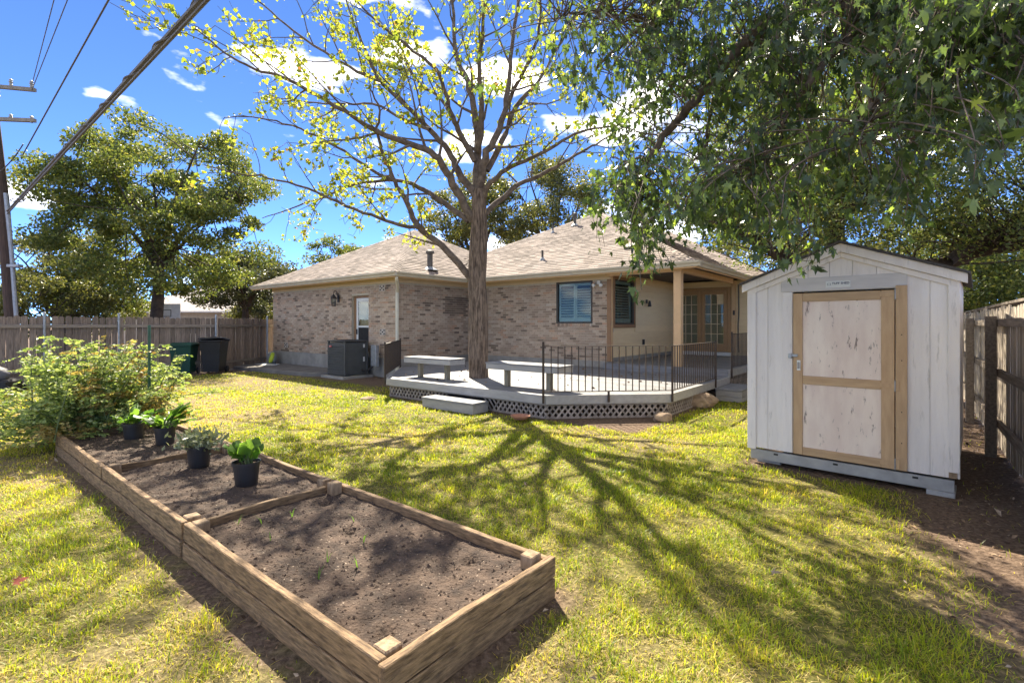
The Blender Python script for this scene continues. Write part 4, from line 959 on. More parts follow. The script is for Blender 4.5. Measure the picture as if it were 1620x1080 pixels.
# ---- near maple whose boughs hang in from the right
T3 = thing('maple_tree', 'near maple with long drooping leafy boughs hanging over the upper right', 'tree', (7.2, 3.0, 0))
TB3 = Vector((7.2, 3.0, 0)); Q3 = lambda x, y, Y: P(x, y, Y) - TB3
trunk_mesh(T3, [Vector((0,0,-.1)), Vector((.05,0,1.5)), Vector((-.05,.05,3.0)), Vector((-.2,.1,4.2))], [.34,.28,.25,.2], M['bark'], 14)
w3 = Wood(); bough = []
for pts3, r0, r1 in [
  ([Vector((-.2,.1,3.6)), Q3(1760,30,4.2), Q3(1560,-20,4.6), Q3(1400,10,4.8), Q3(1250,18,5.0), Q3(1150,100,5.2), Q3(1090,170,5.3), Q3(1040,230,5.4), Q3(1010,300,5.4), Q3(1002,350,5.4)], .13,.010),
  ([Vector((-.2,.1,4.0)), Q3(1700,-150,4.4), Q3(1500,-120,4.8), Q3(1300,-60,5.4), Q3(1120,-20,5.8), Q3(1000,60,6.0), Q3(940,110,6.0)], .11,.012),
  ([Vector((-.2,.1,3.2)), Q3(1740,80,3.4), Q3(1620,60,3.5), Q3(1500,70,3.7), Q3(1430,110,3.9), Q3(1380,170,4.0), Q3(1350,230,4.1)], .09,.012),
  ([Q3(1400,10,4.8), Q3(1330,70,4.6), Q3(1270,140,4.5), Q3(1230,210,4.5), Q3(1200,280,4.5)], .05,.01),
  ([Q3(1560,-20,4.6), Q3(1530,60,4.3), Q3(1500,140,4.2), Q3(1460,220,4.2)], .05,.01),
  ([Q3(1250,18,5.0), Q3(1190,80,5.4), Q3(1130,160,5.6), Q3(1110,250,5.6)], .045,.01),
  ([Q3(1120,-20,5.8), Q3(1060,20,5.6), Q3(1000,30,5.4), Q3(930,20,5.4), Q3(880,30,5.4)], .04,.008),
  ([Vector((-.2,.1,4.1)), Vector((-1.5,1.2,6.0)), Vector((-3.0,2.4,6.9)), Vector((-4.5,3.0,7.2))], .12,.02),
  ([Vector((-.2,.1,4.1)), Vector((.6,-1.2,6.0)), Vector((.9,-2.4,6.6))], .12,.02), ([Vector((-.2,.1,4.1)), Vector((.9,1.4,6.0)), Vector((1.6,2.6,6.8))], .12,.02)]:
    path = catmull(pts3, 6); path = [p+Vector((random.gauss(0,.02),random.gauss(0,.02),random.gauss(0,.02))) for p in path]; w3.tube(path, np.linspace(r0, r1, len(path)), 8); bough += path[3:]
POLY = [(890,-60),(895,60),(900,150),(870,200),(905,205),(950,150),(985,190),(975,270),(940,300),(955,345),(965,405),(1010,400),(1045,385),(1050,320),(1075,300),(1100,350),(1120,345),(1160,310),(1185,360),(1225,350),(1250,290),(1300,320),(1345,270),(1400,290),(1450,320),(1490,270),(1530,220),(1620,190),(1760,160),(1760,-60)]
def inpoly(x, y):
    c = False
    for (x0,y0),(x1,y1) in zip(POLY, POLY[1:]+POLY[:1]):
        if (y0 > y) != (y1 > y) and x < (x1-x0)*(y-y0)/(y1-y0)+x0: c = not c
    return c
lpos, ldir, lsz = [], [], []
def spray(n0, q, m):
    br = catmull([n0, n0.lerp(q,.55)+Vector((random.gauss(0,.08),random.gauss(0,.08),.12)), q, q+Vector((random.gauss(0,.06),random.gauss(0,.06),-random.uniform(.12,.3)))], 4)
    w3.tube(br, np.linspace(.008,.002,len(br)), 4)
    for _ in range(m):
        i = random.randint(len(br)//2, len(br)-1); c = br[i]+Vector((random.gauss(0,.07),random.gauss(0,.07),random.gauss(0,.06)))
        d = Vector((random.gauss(0,.42),random.gauss(0,.42),-1.0+random.gauss(0,.4))).normalized(); lpos.append(tuple(c)); ldir.append(tuple(d)); lsz.append(random.uniform(.045,.115))
made = 0; centres = []
while len(centres) < 125:
    px, py = random.uniform(870, 1760), random.uniform(-70, 400)
    if not inpoly(px, py): continue
    if px < 1020 and random.random() < .60: continue
    if py > 215 and px > 1240 and random.random() < .55: continue
    if any((px-c[0])**2+(py-c[1])**2 < 24**2 for c in centres): continue
    centres.append((px, py, max(5.5-(px-1000)*.0022+random.gauss(0,.7), 2.8)))
for cx, cy, Yc in centres:
    for _ in range(random.randint(4, 9)):
        q = Q3(random.gauss(cx, 24), random.gauss(cy-22, 22), Yc+random.gauss(0,.22)); n0 = min(random.sample(bough, 40), key=lambda p: (p-q).length+.6*max(0, q.z-p.z))
        if (n0-q).length < 1.7: spray(n0, q, random.randint(11, 18))
for (px, py, Y) in ((1283,400,4.6),(1278,412,4.6),(1330,330,4.4),(1185,330,5.0),(1000,350,5.3),(1030,330,5.3)):
    q = Q3(px, py-20, Y); spray(min(bough, key=lambda p: (p-q).length), q, random.randint(9,18))
for (cx, cy, sx_, sy_, Yc, nn_) in ((1000,325,24,34,5.35,34),(935,70,18,40,5.6,8),(1115,310,22,30,5.2,14),(1180,335,20,22,5.0,10),(1480,110,80,50,3.6,36),(1570,60,60,40,3.4,26)):
    for _ in range(nn_):
        q = Q3(random.gauss(cx, sx_), random.gauss(cy-20, sy_), Yc+random.gauss(0,.3)); spray(min(random.sample(bough, 60), key=lambda p: (p-q).length), q, random.randint(10,18))
for _ in range(260):      # the rest of the crown, outside the frame
    n0 = random.choice(bough[-60:]); q = n0+Vector((random.gauss(0,.8),random.gauss(0,.8),random.gauss(.1,.6))); spray(n0, q, random.randint(8,16))
w3.build('limbs', M['limb'], T3)
LMM = leaf_mat('maple_leaves', [(0,(.026,.042,.020)), (.5,(.046,.070,.030)), (.85,(.08,.115,.042)), (.95,(.15,.20,.06)), (1,(.26,.29,.08))], trans=.40, tcol=2.9, rough=.30, warm=(1.1,1.15,.45), spec=.5)
v, f, r = maple_leaves(np.array(lpos), np.array(ldir), np.array(lsz)*1.15, RNG.random(len(lpos)))
o = link('crown', np_mesh('crown', v, [f], r, LMM), T3); o['kind'] = 'stuff'

# ------------------------------------------------------------------ fences
pick_me = {}
def dog_ear(w, h, m):
    mb = MB(); c = .028; mb.prism([(-w/2,0,.04),(w/2,0,.04),(w/2,0,h-c*1.3),(w/2-c,0,h),(-w/2+c,0,h),(-w/2,0,h-c*1.3)], (0,.016,0)); return mb.mesh('picket', m)
PK = [dog_ear(.136, 1.83, M['picket']), dog_ear(.128, 1.82, M['picket'])]; PK2 = [dog_ear(.136, 1.83, M['picket2']), dog_ear(.13, 1.81, M['picket2'])]
def fence(label, p, q, meshes, side, rails, posts, round_post, gapset, h=1.83, railm='frail'):
    p = Vector(p); q = Vector(q); L = (q-p).length; t = thing('wooden_fence', label, 'fence', p, math.atan2(q.y-p.y, q.x-p.x)); x = 0
    while x < L-.06:
        o = link('picket', random.choice(meshes), t); o.location = (x+.07, random.uniform(-.003,.003), random.uniform(-.03,.012)); o.rotation_euler = (0, random.gauss(0,.006), 0)
        x += .139 + (random.uniform(.006,.022) if random.random() < gapset else .002)
    for z in rails: part('rail', M[railm], t, (0, L, side*.055-.02, side*.055+.02, z-.045, z+.045), .004)
    for i, s in enumerate(posts):
        if round_post: po = MB().tube([(s, side*.115, -.1), (s, side*.115, h+.06)], .03, 10).lathe([(.034,0),(.034,.02),(.02,.04),(0,.045)], 10, (s, side*.115, h+.06)).build('post', M['galv'], t)
        else: po = part('post', M[railm], t, (s-.05, s+.05, side*.08, side*.08+side*.1, -.1, h-.13) if side > 0 else (s-.05, s+.05, side*.18, side*.08, -.1, h-.13), .006)
    return t
FP = Vector((-9.96, 16.6, 0))
Lst = FP - V*9.5
fence('weathered cedar fence with galvanised posts along the left side', Lst, FP, PK, -1, (.35, 1.55), (1.0, 2.7, 5.25, 6.85, 9.45), True, .35)
GP = Vector((-9.55, 19.9, 0))
fence('short reddish wooden gate fence beside the brick house corner', FP+Vector((.02,.06,0)), GP, PK, -1, (.3, 1.55), (2.55, 3.1), True, .5)
# side fence on the right: posts and rails face the yard
RP = Vector((5.9, 5.89, 0)); ra = RP - V*4.2; rb = RP + V*12
RF = fence('grey side fence with posts and rails behind the white shed', rb, ra, PK2, -1, (.4, 1.02, 1.62), [12-k for k in (-3.0, 0, 2.65, 5.0, 7.6, 10.2)], False, .6)
part('cap_board', M['frail'], RF, (0, 16.2, .02, .14, 1.84, 1.875), .004)

# ------------------------------------------------------------------ shed
S = thing('garden_shed', 'white gabled garden shed with tan framed door on steel skids', 'shed', SHED0, math.atan2(SE.y, SE.x))
SW, SD, Z0, ZEV, ZPK = SHED_W, SHED_D, .185, 2.12, 2.47
ztop = lambda x: ZEV + (ZPK-ZEV)*(1-abs(x-SW/2)/(SW/2)) - .03
OX0, OX1, OZ = .452, 1.35, 1.955
strips = [0, .2, .4, OX0, .6, .8, 1.0, 1.2, OX1, 1.42, 1.61, SW]
for x0, x1 in zip(strips, strips[1:]):
    zb_ = OZ if OX0-.001 <= x0 and x1 <= OX1+.001 else Z0
    gp = .0 if x1 in (OX0, OX1) else .0035
    pts = [(x0,0,zb_), (x1-gp,0,zb_), (x1-gp,0,ztop(x1))] + ([(SW/2,0,ztop(SW/2))] if x0 < SW/2 < x1 else []) + [(x0,0,ztop(x0))]
    MB().prism(pts, (0,.014,0)).build('siding_strip', M['shedw'], S)
bk = MB()
for x0, x1, za in ((.004, OX0-.002, Z0+.004), (OX1+.002, SW-.004, Z0+.004)): bk.box(x0, x1, .0145, .03, za, ZEV-.04)
bk.build('sheathing', M['shedw'], S)
for d in ((0, .02, .031, SD, Z0, ZEV-.03), (SW-.02, SW, .031, SD, Z0, ZEV-.03), (.021, SW-.021, SD-.02, SD, Z0, ZEV-.03)): part('wall_panel', M['shedw'], S, d)
MB().prism([(.0,SD-.018,ZEV-.029), (SW,SD-.018,ZEV-.029), (SW/2,SD-.018,ZPK-.032)], (0,.016,0)).build('rear_gable', M['shedw'], S)
part('floor', M['dark'], S, (.021, SW-.021, .031, SD-.021, Z0, Z0+.02))
# trim
part('corner_trim', M['shedw'], S, (-.018, .075, -.018, -.001, Z0-.02, ZEV-.06), .003); part('corner_trim', M['shedw'], S, (SW-.065, SW+.018, -.018, -.001, Z0+.055, ZEV-.06), .003)
part('corner_trim', M['shedw'], S, (SW+.001, SW+.018, -.0005, .07, Z0, ZEV-.06), .003)
part('rotted_corner', M['bedpost'], S, (SW-.06, SW-.002, -.008, -.001, Z0+.0, Z0+.056))
part('header_trim', M['shedg'], S, (.335, 1.44, -.010, -.001, OZ+.004, OZ+.145), .003); part('door_trim', M['shedw'], S, (.345, OX0-.003, -.009, -.001, Z0, OZ+.0), .003)
for s in (0, 1):
    a = (-.07, ZEV-.045) if s == 0 else (SW+.07, ZEV-.045); m = (SW/2, ZPK-.015)
    MB().prism([(a[0],-.045,a[1]-.015), (m[0],-.045,m[1]-.015), (m[0],-.045,m[1]-.105), (a[0],-.045,a[1]-.105)], (0,.025,0)).build('rake_board', M['shedw'], S, bevel=.003)
    MB().prism([(a[0]+(.07 if s == 0 else -.07),-.0195,a[1]-.08), (m[0],-.0195,m[1]-.106), (m[0],-.0195,m[1]-.16), (a[0]+(.07 if s == 0 else -.07),-.0195,a[1]-.14)], (0,.018,0)).build('rake_trim', M['shedw'], S, bevel=.003)
    MB().prism([(a[0]-(.02 if s == 0 else -.02),-.07,a[1]-.014-.008), (m[0],-.07,m[1]-.013), (m[0],-.07,m[1]+.012), (a[0]-(.02 if s == 0 else -.02),-.07,a[1]+.004)], (0,SD+.14,0)).build('roof_slope', M['shroof'], S)
# skids and block
part('skid', M['steel'], S, (.012, SW-.02, .002, .05, .05, Z0-.022), .003); part('skid', M['steel'], S, (.012, SW-.02, SD-.06, SD-.01, .05, Z0-.022), .003)
for x in (.28, .85, 1.5): part('slot', M['dark'], S, (x-.022, x+.022, .0, .003, .125, .145))
part('support_block', M['block'], S, (SW-.22, SW-.015, .0, .35, -.03, .047), .006); part('support_block', M['block'], S, (.05, .3, .1, .4, -.03, .047), .006)
# door
DY0, DY1 = -.022, .008; dx0, dx1, dz0, dz1 = OX0+.008, OX1-.006, Z0+.0, OZ-.018
dr = part('door', M['shedp'], S, (dx0+.08, dx1-.09, DY0+.016, DY1, dz0+.08, dz1-.08))
part('stile', M['shedt'], dr, (dx0, dx0+.09, DY0, DY1, dz0, dz1), .003); part('stile', M['shedt'], dr, (dx1-.105, dx1, DY0, DY1, dz0, dz1), .003)
for za, zb_ in ((dz0, dz0+.085), (1.0-.045, 1.0+.045), (dz1-.09, dz1)): part('cross_rail', M['shedh'], dr, (dx0+.0915, dx1-.1065, DY0+.001, DY1, za, zb_), .003)
part('hinge_stile', M['shedt'], S, (OX1+.003, OX1+.092, -.024, -.0015, Z0-.0, OZ+.025), .003)
for z in (Z0+.055, 1.0, OZ-.06):
    h = part('hinge', M['shedt'], S, (OX1-.005, OX1+.035, -.030, -.0245, z-.05, z+.05), .002); part('strap', M['shedt'], h, (OX1-.12, OX1-.006, -.027, -.0225, z-.022, z+.022), .001)
    MB().tube([(OX1+.0, -.03, z-.055), (OX1+.0, -.03, z+.055)], .006, 6).build('pin', M['steel'], h)
for z in (.45, .75, 1.25, 1.5): MB().lathe([(0,0),(.006,0)], 6).build('screw_head', M['dark'], S).matrix_local = Matrix.Translation((OX1+.05, -.0245, z)) @ Matrix.Rotation(R(90), 4, 'X')
lt = part('latch', M['galv'], S, (OX0-.03, OX0+.055, -.04, -.023, 1.245, 1.275), .003); part('padlock', M['galv'], lt, (OX0-.035, OX0-.002, -.05, -.011, 1.23, 1.28), .004)
part('handle_plate', M['white'], S, (OX0+.045, OX0+.08, -.026, -.0225, 1.10, 1.21), .002); part('handle', M['steel'], S, (OX0+.052, OX0+.072, -.045, -.027, 1.12, 1.19), .005)
sg = part('sign', M['white'], S, (.765, .985, -.014, -.0105, 1.985, 2.055), .004)
fc = bpy.data.curves.new('lettering', 'FONT'); fc.body = 'TUFF SHED'; fc.size = .031; fc.extrude = .0006; fc.offset = .0006; fc.materials.append(M['text']); fc.align_x = 'LEFT'
ft = link('lettering_curve', fc); bpy.context.view_layer.update(); fme = bpy.data.meshes.new_from_object(ft); bpy.data.objects.remove(ft)
fo = link('lettering', fme, sg); fo.location = (.822, -.0152, 2.018); fo.rotation_euler = (R(90), 0, 0)
lg = MB()
for d in ((.782,.812,2.010,2.0125), (.782,.812,2.0295,2.032), (.782,.7845,2.0125,2.0295), (.8095,.812,2.0125,2.0295)): lg.box(d[0], d[1], -.0155, -.0141, d[2], d[3])
lg.build('logo', M['text'], sg)

# ------------------------------------------------------------------ air conditioner
A = thing('air_conditioner', 'dark grey louvred air conditioner unit beside the brick wall', 'air conditioner', W(-1.62, -.62, 0), RZ)
part('pad', M['concrete'], A, (-.6, .6, -.55, .5, -.03, .07), .01)
part('cabinet', M['ac'], A, (-.43, .43, -.38, .38, .09, 1.06))
for x, y in ((-.46,-.41),(.40,-.41),(-.46,.35),(.40,.35)): part('corner_post', M['ac'], A, (x, x+.06, y, y+.06, .075, 1.08), .012)
for i in range(12):
    z = .12 + i*.075
    MB().prism([(-.40,-.425,z), (-.40,-.382,z+.055), (-.40,-.3805,z+.045), (-.40,-.40,z-.0)], (.80,0,0)).build('louvre', M['ac'], A)
part('side_panel', M['ac'], A, (.431, .445, -.345, .345, .1, 1.05), .004); part('top_cap', M['ac'], A, (-.475, .475, -.425, .425, 1.081, 1.115), .015)
gr_ = MB()
for r in (.1,.16,.22,.28,.33): gr_.tube([(r*math.cos(t*.2618), r*math.sin(t*.2618), 1.13) for t in range(25)], .005, 4)
gr_.build('fan_grille', M['cfblack'], A)
bd = part('badge', M['red'], A, (-.33, -.19, -.440, -.428, .92, .965)); part('badge_lettering', M['white'], bd, (-.315, -.205, -.4412, -.4402, .937, .948))
for z0_, z1_ in ((.9,1.0), (.48,.62)): part('service_label', M['white'], A, (.4455, .449, .23, .29, z0_, z1_))
part('disconnect_box', M['galv'], A, (.7, .95, .32, .44, .35, .98), .01)
MB().tube(catmull([(.44,.2,.25), (.6,.15,.2), (.78,.3,.3), (.82,.36,.4)], 5), .02, 6).build('line_set', M['cfblack'], A)

# ------------------------------------------------------------------ wheeled bins
def bin_(label, p, m, h, lid_open, rz, stripes):
    t = thing('wheeled_bin', label, 'bin', p, rz, 'wheeled bins by the fence'); mb = MB()
    def ring(w, d, z): return [(-w,-d,z),(w,-d,z),(w,d,z),(-w,d,z)]
    rs = [ring(.24,.26,.06), ring(.28,.31,h*.55), ring(.31,.36,h*.9), ring(.335,.385,h*.905), ring(.335,.385,h*.94)]; vs = sum(rs, []); fs = [(3,2,1,0)]
    for i in range(4):
        for k in range(4): k2 = (k+1)%4; fs.append((i*4+k, i*4+k2, (i+1)*4+k2, (i+1)*4+k))
    fs.append((16,17,18,19)); mb.add(vs, fs); mb.build('body', M[m], t, bevel=.02, seg=2)
    l = MB(); l.add(ring(.35,.40,0)+ring(.34,.39,.03)+ring(.24,.28,.075), [(3,2,1,0),(0,1,5,4),(1,2,6,5),(2,3,7,6),(3,0,4,7),(4,5,9,8),(5,6,10,9),(6,7,11,10),(7,4,8,11),(8,9,10,11)])
    lo_ = l.build('lid', M[m], t, bevel=.015, seg=2); lo_.location = (0, 0, h*.945); lo_.rotation_euler = (R(lid_open), R(-3 if lid_open else 0), 0)
    MB().tube([(-.3,.42,h*.9), (.3,.42,h*.9)], .018, 8).build('handle', M[m], t)
    for s in (-1, 1): w_ = MB().tube([(s*.25,.28,.11), (s*.31,.28,.11)], .11, 16).build('wheel', M['bin_black'], t)
    for i in range(stripes): part('white_label', M['white'], t, (-.06, .1, -.322-.01, -.318, h*.66-i*.26, h*.66-i*.26+.03)).rotation_euler = (R(-4), 0, 0)
bin_('green wheeled bin left of the black bin by the fence', (-10.55, 15.9, 0), 'bin_green', 1.0, 0, R(12), 0)
bin_('taller black wheeled bin with its lid ajar beside the green bin', (-9.75, 16.15, 0), 'bin_black', 1.16, -6, R(10), 2)

# ------------------------------------------------------------------ potted plants, bush
LMG = leaf_mat('garden_leaves', [(0,(.05,.11,.02)), (.5,(.09,.19,.03)), (1,(.17,.29,.06))], trans=.45, tcol=1.7)
LMS = leaf_mat('sage_leaves', [(0,(.12,.15,.09)), (.5,(.20,.23,.14)), (1,(.33,.36,.24))], trans=.25, tcol=1.4)
LMB = leaf_mat('bush_leaves', [(0,(.11,.17,.05)), (.45,(.22,.30,.10)), (.8,(.36,.43,.17)), (1,(.48,.52,.24))], trans=.45, tcol=1.5)
LMQ = leaf_mat('bush_yellow_leaves', [(0,(.20,.13,.05)), (.5,(.33,.26,.09)), (1,(.42,.37,.14))], trans=.45, tcol=1.5)
def pot_base(label, p, r=.112, h=.21):
    t = thing('potted_plant', label, 'potted plant', p, random.uniform(0,6), 'black nursery pots in the garden bed')
    MB().lathe([(0,.002),(r*.8,.0),(r*.82,.02),(r*.96,h*.86),(r*1.04,h*.87),(r*1.05,h),(r*.99,h),(r*.93,h*.85),(0,h*.85)], 28).build('pot', M['pot'], t, smooth=False)
    MB().lathe([(0,h*.87),(r*.93,h*.86)], 20).build('potting_soil', M['soil'], t); return t, h*.86
def blades(t, n, z, Lr, Wr, spread, lm, stemr=.006, curve=.35, aspect_wave=False):
    """broad arching leaves on stalks, each a curved strip"""
    V_, F_, R_ = [], [], []; st = MB()
    for i in range(n):
        a = random.uniform(0,6.283); out = random.uniform(.1,1)*spread; L = random.uniform(*Lr); w = random.uniform(*Wr); p0 = Vector((random.uniform(-.04,.04), random.uniform(-.04,.04), z)); d = Vector((math.cos(a)*out, math.sin(a)*out, 1)).normalized()
        pts = [p0]; dd = d.copy()
        for k in range(7): dd = (dd + Vector((math.cos(a),math.sin(a),-.6))*curve*.18*random.uniform(.6,1.4)).normalized(); pts.append(pts[-1]+dd*L/7)
        st.tube(pts[:4], [stemr]*4, 5); s = Vector((-math.sin(a), math.cos(a), 0)); b0 = len(V_); rv = random.random()
        for k in range(2, 8):
            ww = w*math.sin(math.pi*min(max((k-1.7)/6.0,.05),.97))**.7; wv = .018*math.sin(k*2.1+i)
            up_ = s.cross((pts[min(k+1,7)]-pts[k-1])).normalized()
            V_ += [tuple(pts[k]+s*ww/2+up_*(.25*ww+wv)), tuple(pts[k]), tuple(pts[k]-s*ww/2+up_*(.25*ww-wv))]; R_ += [rv]*3
        for k in range(5):
            q = b0+k*3; F_ += [(q,q+1,q+4,q+3), (q+1,q+2,q+5,q+4)]
    o = link('foliage', np_mesh('foliage', V_, [np.array(F_)], R_, lm, True), t); o['kind'] = 'stuff'; st.build('stalks', M['stem'], t)
ZSO = .17
t, z = pot_base('black pot with upright bright green chard nearest the front', (-2.375, 4.41, ZSO)); blades(t, 22, z, (.14,.27), (.08,.13), .55, LMG, curve=.25)
t, z = pot_base('black pot with pale grey-green sage, second from the front', (-3.16, 4.98, ZSO)); 
pp = RNG.normal(size=(420,3))*np.array((.095,.095,.045))+np.array((0,0,z+.075)); v, f, r = leaf_quads(pp, RNG.uniform(.05,.09,420), RNG.random(420), aspect=.4, fold=.3, droop=-.6); o = link('foliage', np_mesh('foliage', v, [f], r, LMS), t); o['kind'] = 'stuff'
MB().tube([(0,0,z-.02),(0,0,z+.05)], .012, 6).build('stalks', M['stem'], t)
t, z = pot_base('black pot with sprawling bright green leaves next to the bush', (-4.15, 5.9, ZSO)); blades(t, 26, z, (.2,.42), (.05,.11), 1.1, LMG, curve=.6)
t, z = pot_base('black pot half hidden by the bush at the far end of the bed', (-4.70, 6.12, ZSO)); blades(t, 16, z, (.2,.4), (.06,.12), 1.0, LMG, curve=.6)

BU = thing('leafy_bush', 'big feathery tomato-like bush spilling over the far end of the bed', 'bush', (-5.8, 6.80, .17))
wb = Wood(); pg, py_, dg, dy_ = [], [], [], []
for i in range(210):
    a = random.uniform(0,6.283); el = random.uniform(.25,1.45); d = Vector((math.cos(a)*math.cos(el)*1.15, math.sin(a)*math.cos(el), math.sin(el)*.9))
    base = Vector((random.gauss(0,.28), random.gauss(0,.28), 0)); L = random.uniform(.62,1.12)*(1.22 if el > .75 else .85); path = bent(base, d, L, 7, .22, -.05); 
    path = [Vector((p.x, p.y, max(p.z, .03))) for p in path]; wb.tube(path, np.linspace(.011,.003,len(path)), 4)
    yl = (path[-1].x > .1 and path[-1].y < .35 and random.random() < .30)
    for k in range(2, len(path)):
        for m in range(3):
            c = path[k-1].lerp(path[k], random.random()); sd_ = Vector((random.gauss(0,1),random.gauss(0,1),random.gauss(0,.35))).normalized(); lf = random.uniform(.10,.22)
            wb.tube([c, c+sd_*lf*.6, c+sd_*lf+Vector((0,0,-.02))], [.003,.002,.0015], 3)
            for j in range(9):
                u = (j+1)/9; sd2 = sd_.cross(Vector((0,0,1))).normalized()*(1 if j%2 else -1); q = c+sd_*lf*u+Vector((0,0,-.02*u*u))
                (py_ if yl else pg).append(tuple(q)); dv = (sd2*.8+sd_*.5+Vector((random.gauss(0,.2),random.gauss(0,.2),random.gauss(-.15,.2)))).normalized(); (dy_ if yl else dg).append(tuple(dv))
wb.build('stems', M['stem'], BU)
for pts_, ds_, lm in ((pg, dg, LMB), (py_, dy_, LMQ)):
    n = len(pts_); v, f, r = leaf_quads(np.array(pts_), RNG.uniform(.035,.075,n), RNG.random(n), aspect=.6, fold=.4, up=np.array(ds_)); o = link('foliage', np_mesh('foliage', v, [f], r, lm), BU); o['kind'] = 'stuff'
stk = tag(MB().box(-.02,.02,-.004,.004,-.2,1.42).box(-.004,.004,-.025,-.004,-.2,1.42).build('stake', mat('stake_green', (.10,.19,.13), (.07,.14,.10), rough=.6, scale=12)), 'thin green metal stake standing in the bush', 'stake'); stk.location = (-5.15, 7.0, .17)

# ------------------------------------------------------------------ small things
sa_ = tag(MB().lathe([(0,.0),(.11,.0),(.15,.05),(.165,.05),(.165,.06),(.145,.06),(.11,.015),(0,.015)], 28).build('saucer', M['terracotta'], smooth=False), 'terracotta saucer lying on the grass before the deck', 'saucer'); sa_.location = (.14, 8.2, .03)
def rock(label, p, s, rz):
    import bmesh
    bm = bmesh.new(); bmesh.ops.create_icosphere(bm, subdivisions=3, radius=1)
    for v_ in bm.verts: v_.co *= 1 + .35*mnoise.noise(v_.co*1.3+Vector(p)) + .08*mnoise.noise(v_.co*5)
    for v_ in bm.verts: v_.co = Vector((v_.co.x*s[0], v_.co.y*s[1], max(v_.co.z, -.6)*s[2]))
    me = bpy.data.meshes.new('rock'); bm.to_mesh(me); bm.free(); me.materials.append(M['rock']); o = tag(link('rock', me), label, 'rock'); o.location = p; o.rotation_euler = (0,0,rz)
rock('large tan rock against the lattice by the two-tier step', (3.68, 9.55, .10), (.26,.17,.17), R(-20)); rock('small pale rock at the corner of the lattice skirt', (2.5, 8.15, .05), (.16,.10,.10), R(5)); rock('flat stone in the grass left of the deck', (-3.05, 10.45, .02), (.17,.11,.05), R(10))
hs = tag(MB().tube(catmull([W(-8.9,-1.6,.03), W(-8.2,-1.9,.03), W(-8.5,-2.25,.02), W(-8.95,-2.2,.02), W(-9.0,-1.9,.1), W(-8.6,-1.55,.16), W(-8.0,-1.2,.14)], 8), .02, 8).build('garden_hose', M['hose']), 'pale coiled hose on the ground beside the slab', 'hose')
tag(MB().box(-.55,.55,-.02,.02,0,.02, Matrix.Translation(W(-7.0,-.45,.125)) @ Matrix.Rotation(RZ+.1,4,'Z')).box(-.5,.5,-.2,.2,0,.012, Matrix.Translation(W(-6.7,-.75,.125)) @ Matrix.Rotation(RZ-.05,4,'Z')).build('board_sheet', M['white']), 'flat white board lying on the dark concrete slab', 'board')
rl_ = thing('hose_reel', 'lime green round reel on a grey bundle by the wall', 'reel', W(-7.0,-.35,.14), RZ)
MB().lathe([(.06,-.05),(.17,-.06),(.2,-.03),(.2,.03),(.17,.06),(.06,.05),(.06,-.05)], 24).build('reel_ring', M['lime'], rl_); rl_.children[0].rotation_euler = (R(75), 0, R(-20)); rl_.children[0].location = (.18, -.14, .22)
import bmesh as _bm
def blob(name, m, parent, s, loc, seed):
    bm = _bm.new(); _bm.ops.create_icosphere(bm, subdivisions=3, radius=1)
    for v_ in bm.verts: v_.co *= 1+.3*mnoise.noise(v_.co*1.7+Vector((seed,0,0)))+.1*mnoise.noise(v_.co*5)
    for v_ in bm.verts: v_.co = Vector((v_.co.x*s[0], v_.co.y*s[1], max(v_.co.z,-.75)*s[2]))
    me = bpy.data.meshes.new(name); bm.to_mesh(me); bm.free(); me.materials.append(m); me.polygons.foreach_set('use_smooth', [True]*len(me.polygons)); o = link(name, me, parent); o.location = loc; return o
blob('bundle', M['galv'], rl_, (.26,.16,.24), (-.1, .0, .18), 3)
bg = thing('covered_mower', 'black mower under a grey cover at the left edge by the fence', 'mower', (-11.9, 11.3, 0), R(20))
part('body', M['bin_black'], bg, (-.5,.42,-.3,.3,.10,.34), .05); blob('cover', M['tarp'], bg, (.42,.32,.26), (-.12,0,.42), 8)
for x in (-.42,.36):
    for y in (-.33,.29): MB().tube([(x,y,.11),(x,y+.05,.11)], .11, 16).build('wheel', M['bin_black'], bg)
part('tag_label', M['white'], bg, (-.05,.03,-.304,-.3005,.17,.22))
# ------------------------------------------------------------------ background: pole, wires, neighbour house, hoop
UP = thing('utility_pole', 'brown utility pole with grey conduit at the left edge', 'utility pole', (-17.55, 17.4, 0))
MB().tube([(.05,0,-.2),(-.42,0,6.0),(-1.05,0,11.5)], [.20,.17,.14], 14).build('pole', M['pole'], UP); MB().tube([(.30,-.1,-.2),(-.02,-.1,4.2),(-.22,-.1,6.2)], .06, 8).build('conduit', M['galv'], UP); part('conduit_strap', M['galv'], UP, (-.1,.32,-.2,.0,3.6,3.7), .01)
for z, dz in ((9.78,-.12), (8.55,-.05)):
    cax = MB().prism([(-2.2,-.28,z+.2),(-2.2,-.18,z+.2),(-2.2,-.18,z+.32),(-2.2,-.28,z+.32)], (3.15,0,dz*2.4)).build('cross_arm', M['arm'], UP)
    for x in (.82, .1): MB().lathe([(.03,0),(.06,.05),(.03,.08),(.07,.13),(.03,.16),(.06,.2),(0,.26)], 10, (x, -.23, z+.06 if x > .5 else z+.12)).build('insulator', M['galv'], cax)
MB().lathe([(.0,-.5),(.05,-.45),(.03,-.36),(.07,-.3),(.03,-.24),(.06,-.18),(.03,0)], 10, (-.35,-.23,9.85)).build('hanging_insulator', M['galv'], UP)
def wire(label, p, q, r, sag=.15, wraps=0):
    p = Vector(p); q = Vector(q); pts = [p.lerp(q, i/24)-Vector((0,0,sag*4*(i/24)*(1-i/24))) for i in range(25)]; o = MB().tube(pts, r, 6).build('overhead_wire', M['cable']); return tag(o, label, 'wire', 'overhead utility wires')
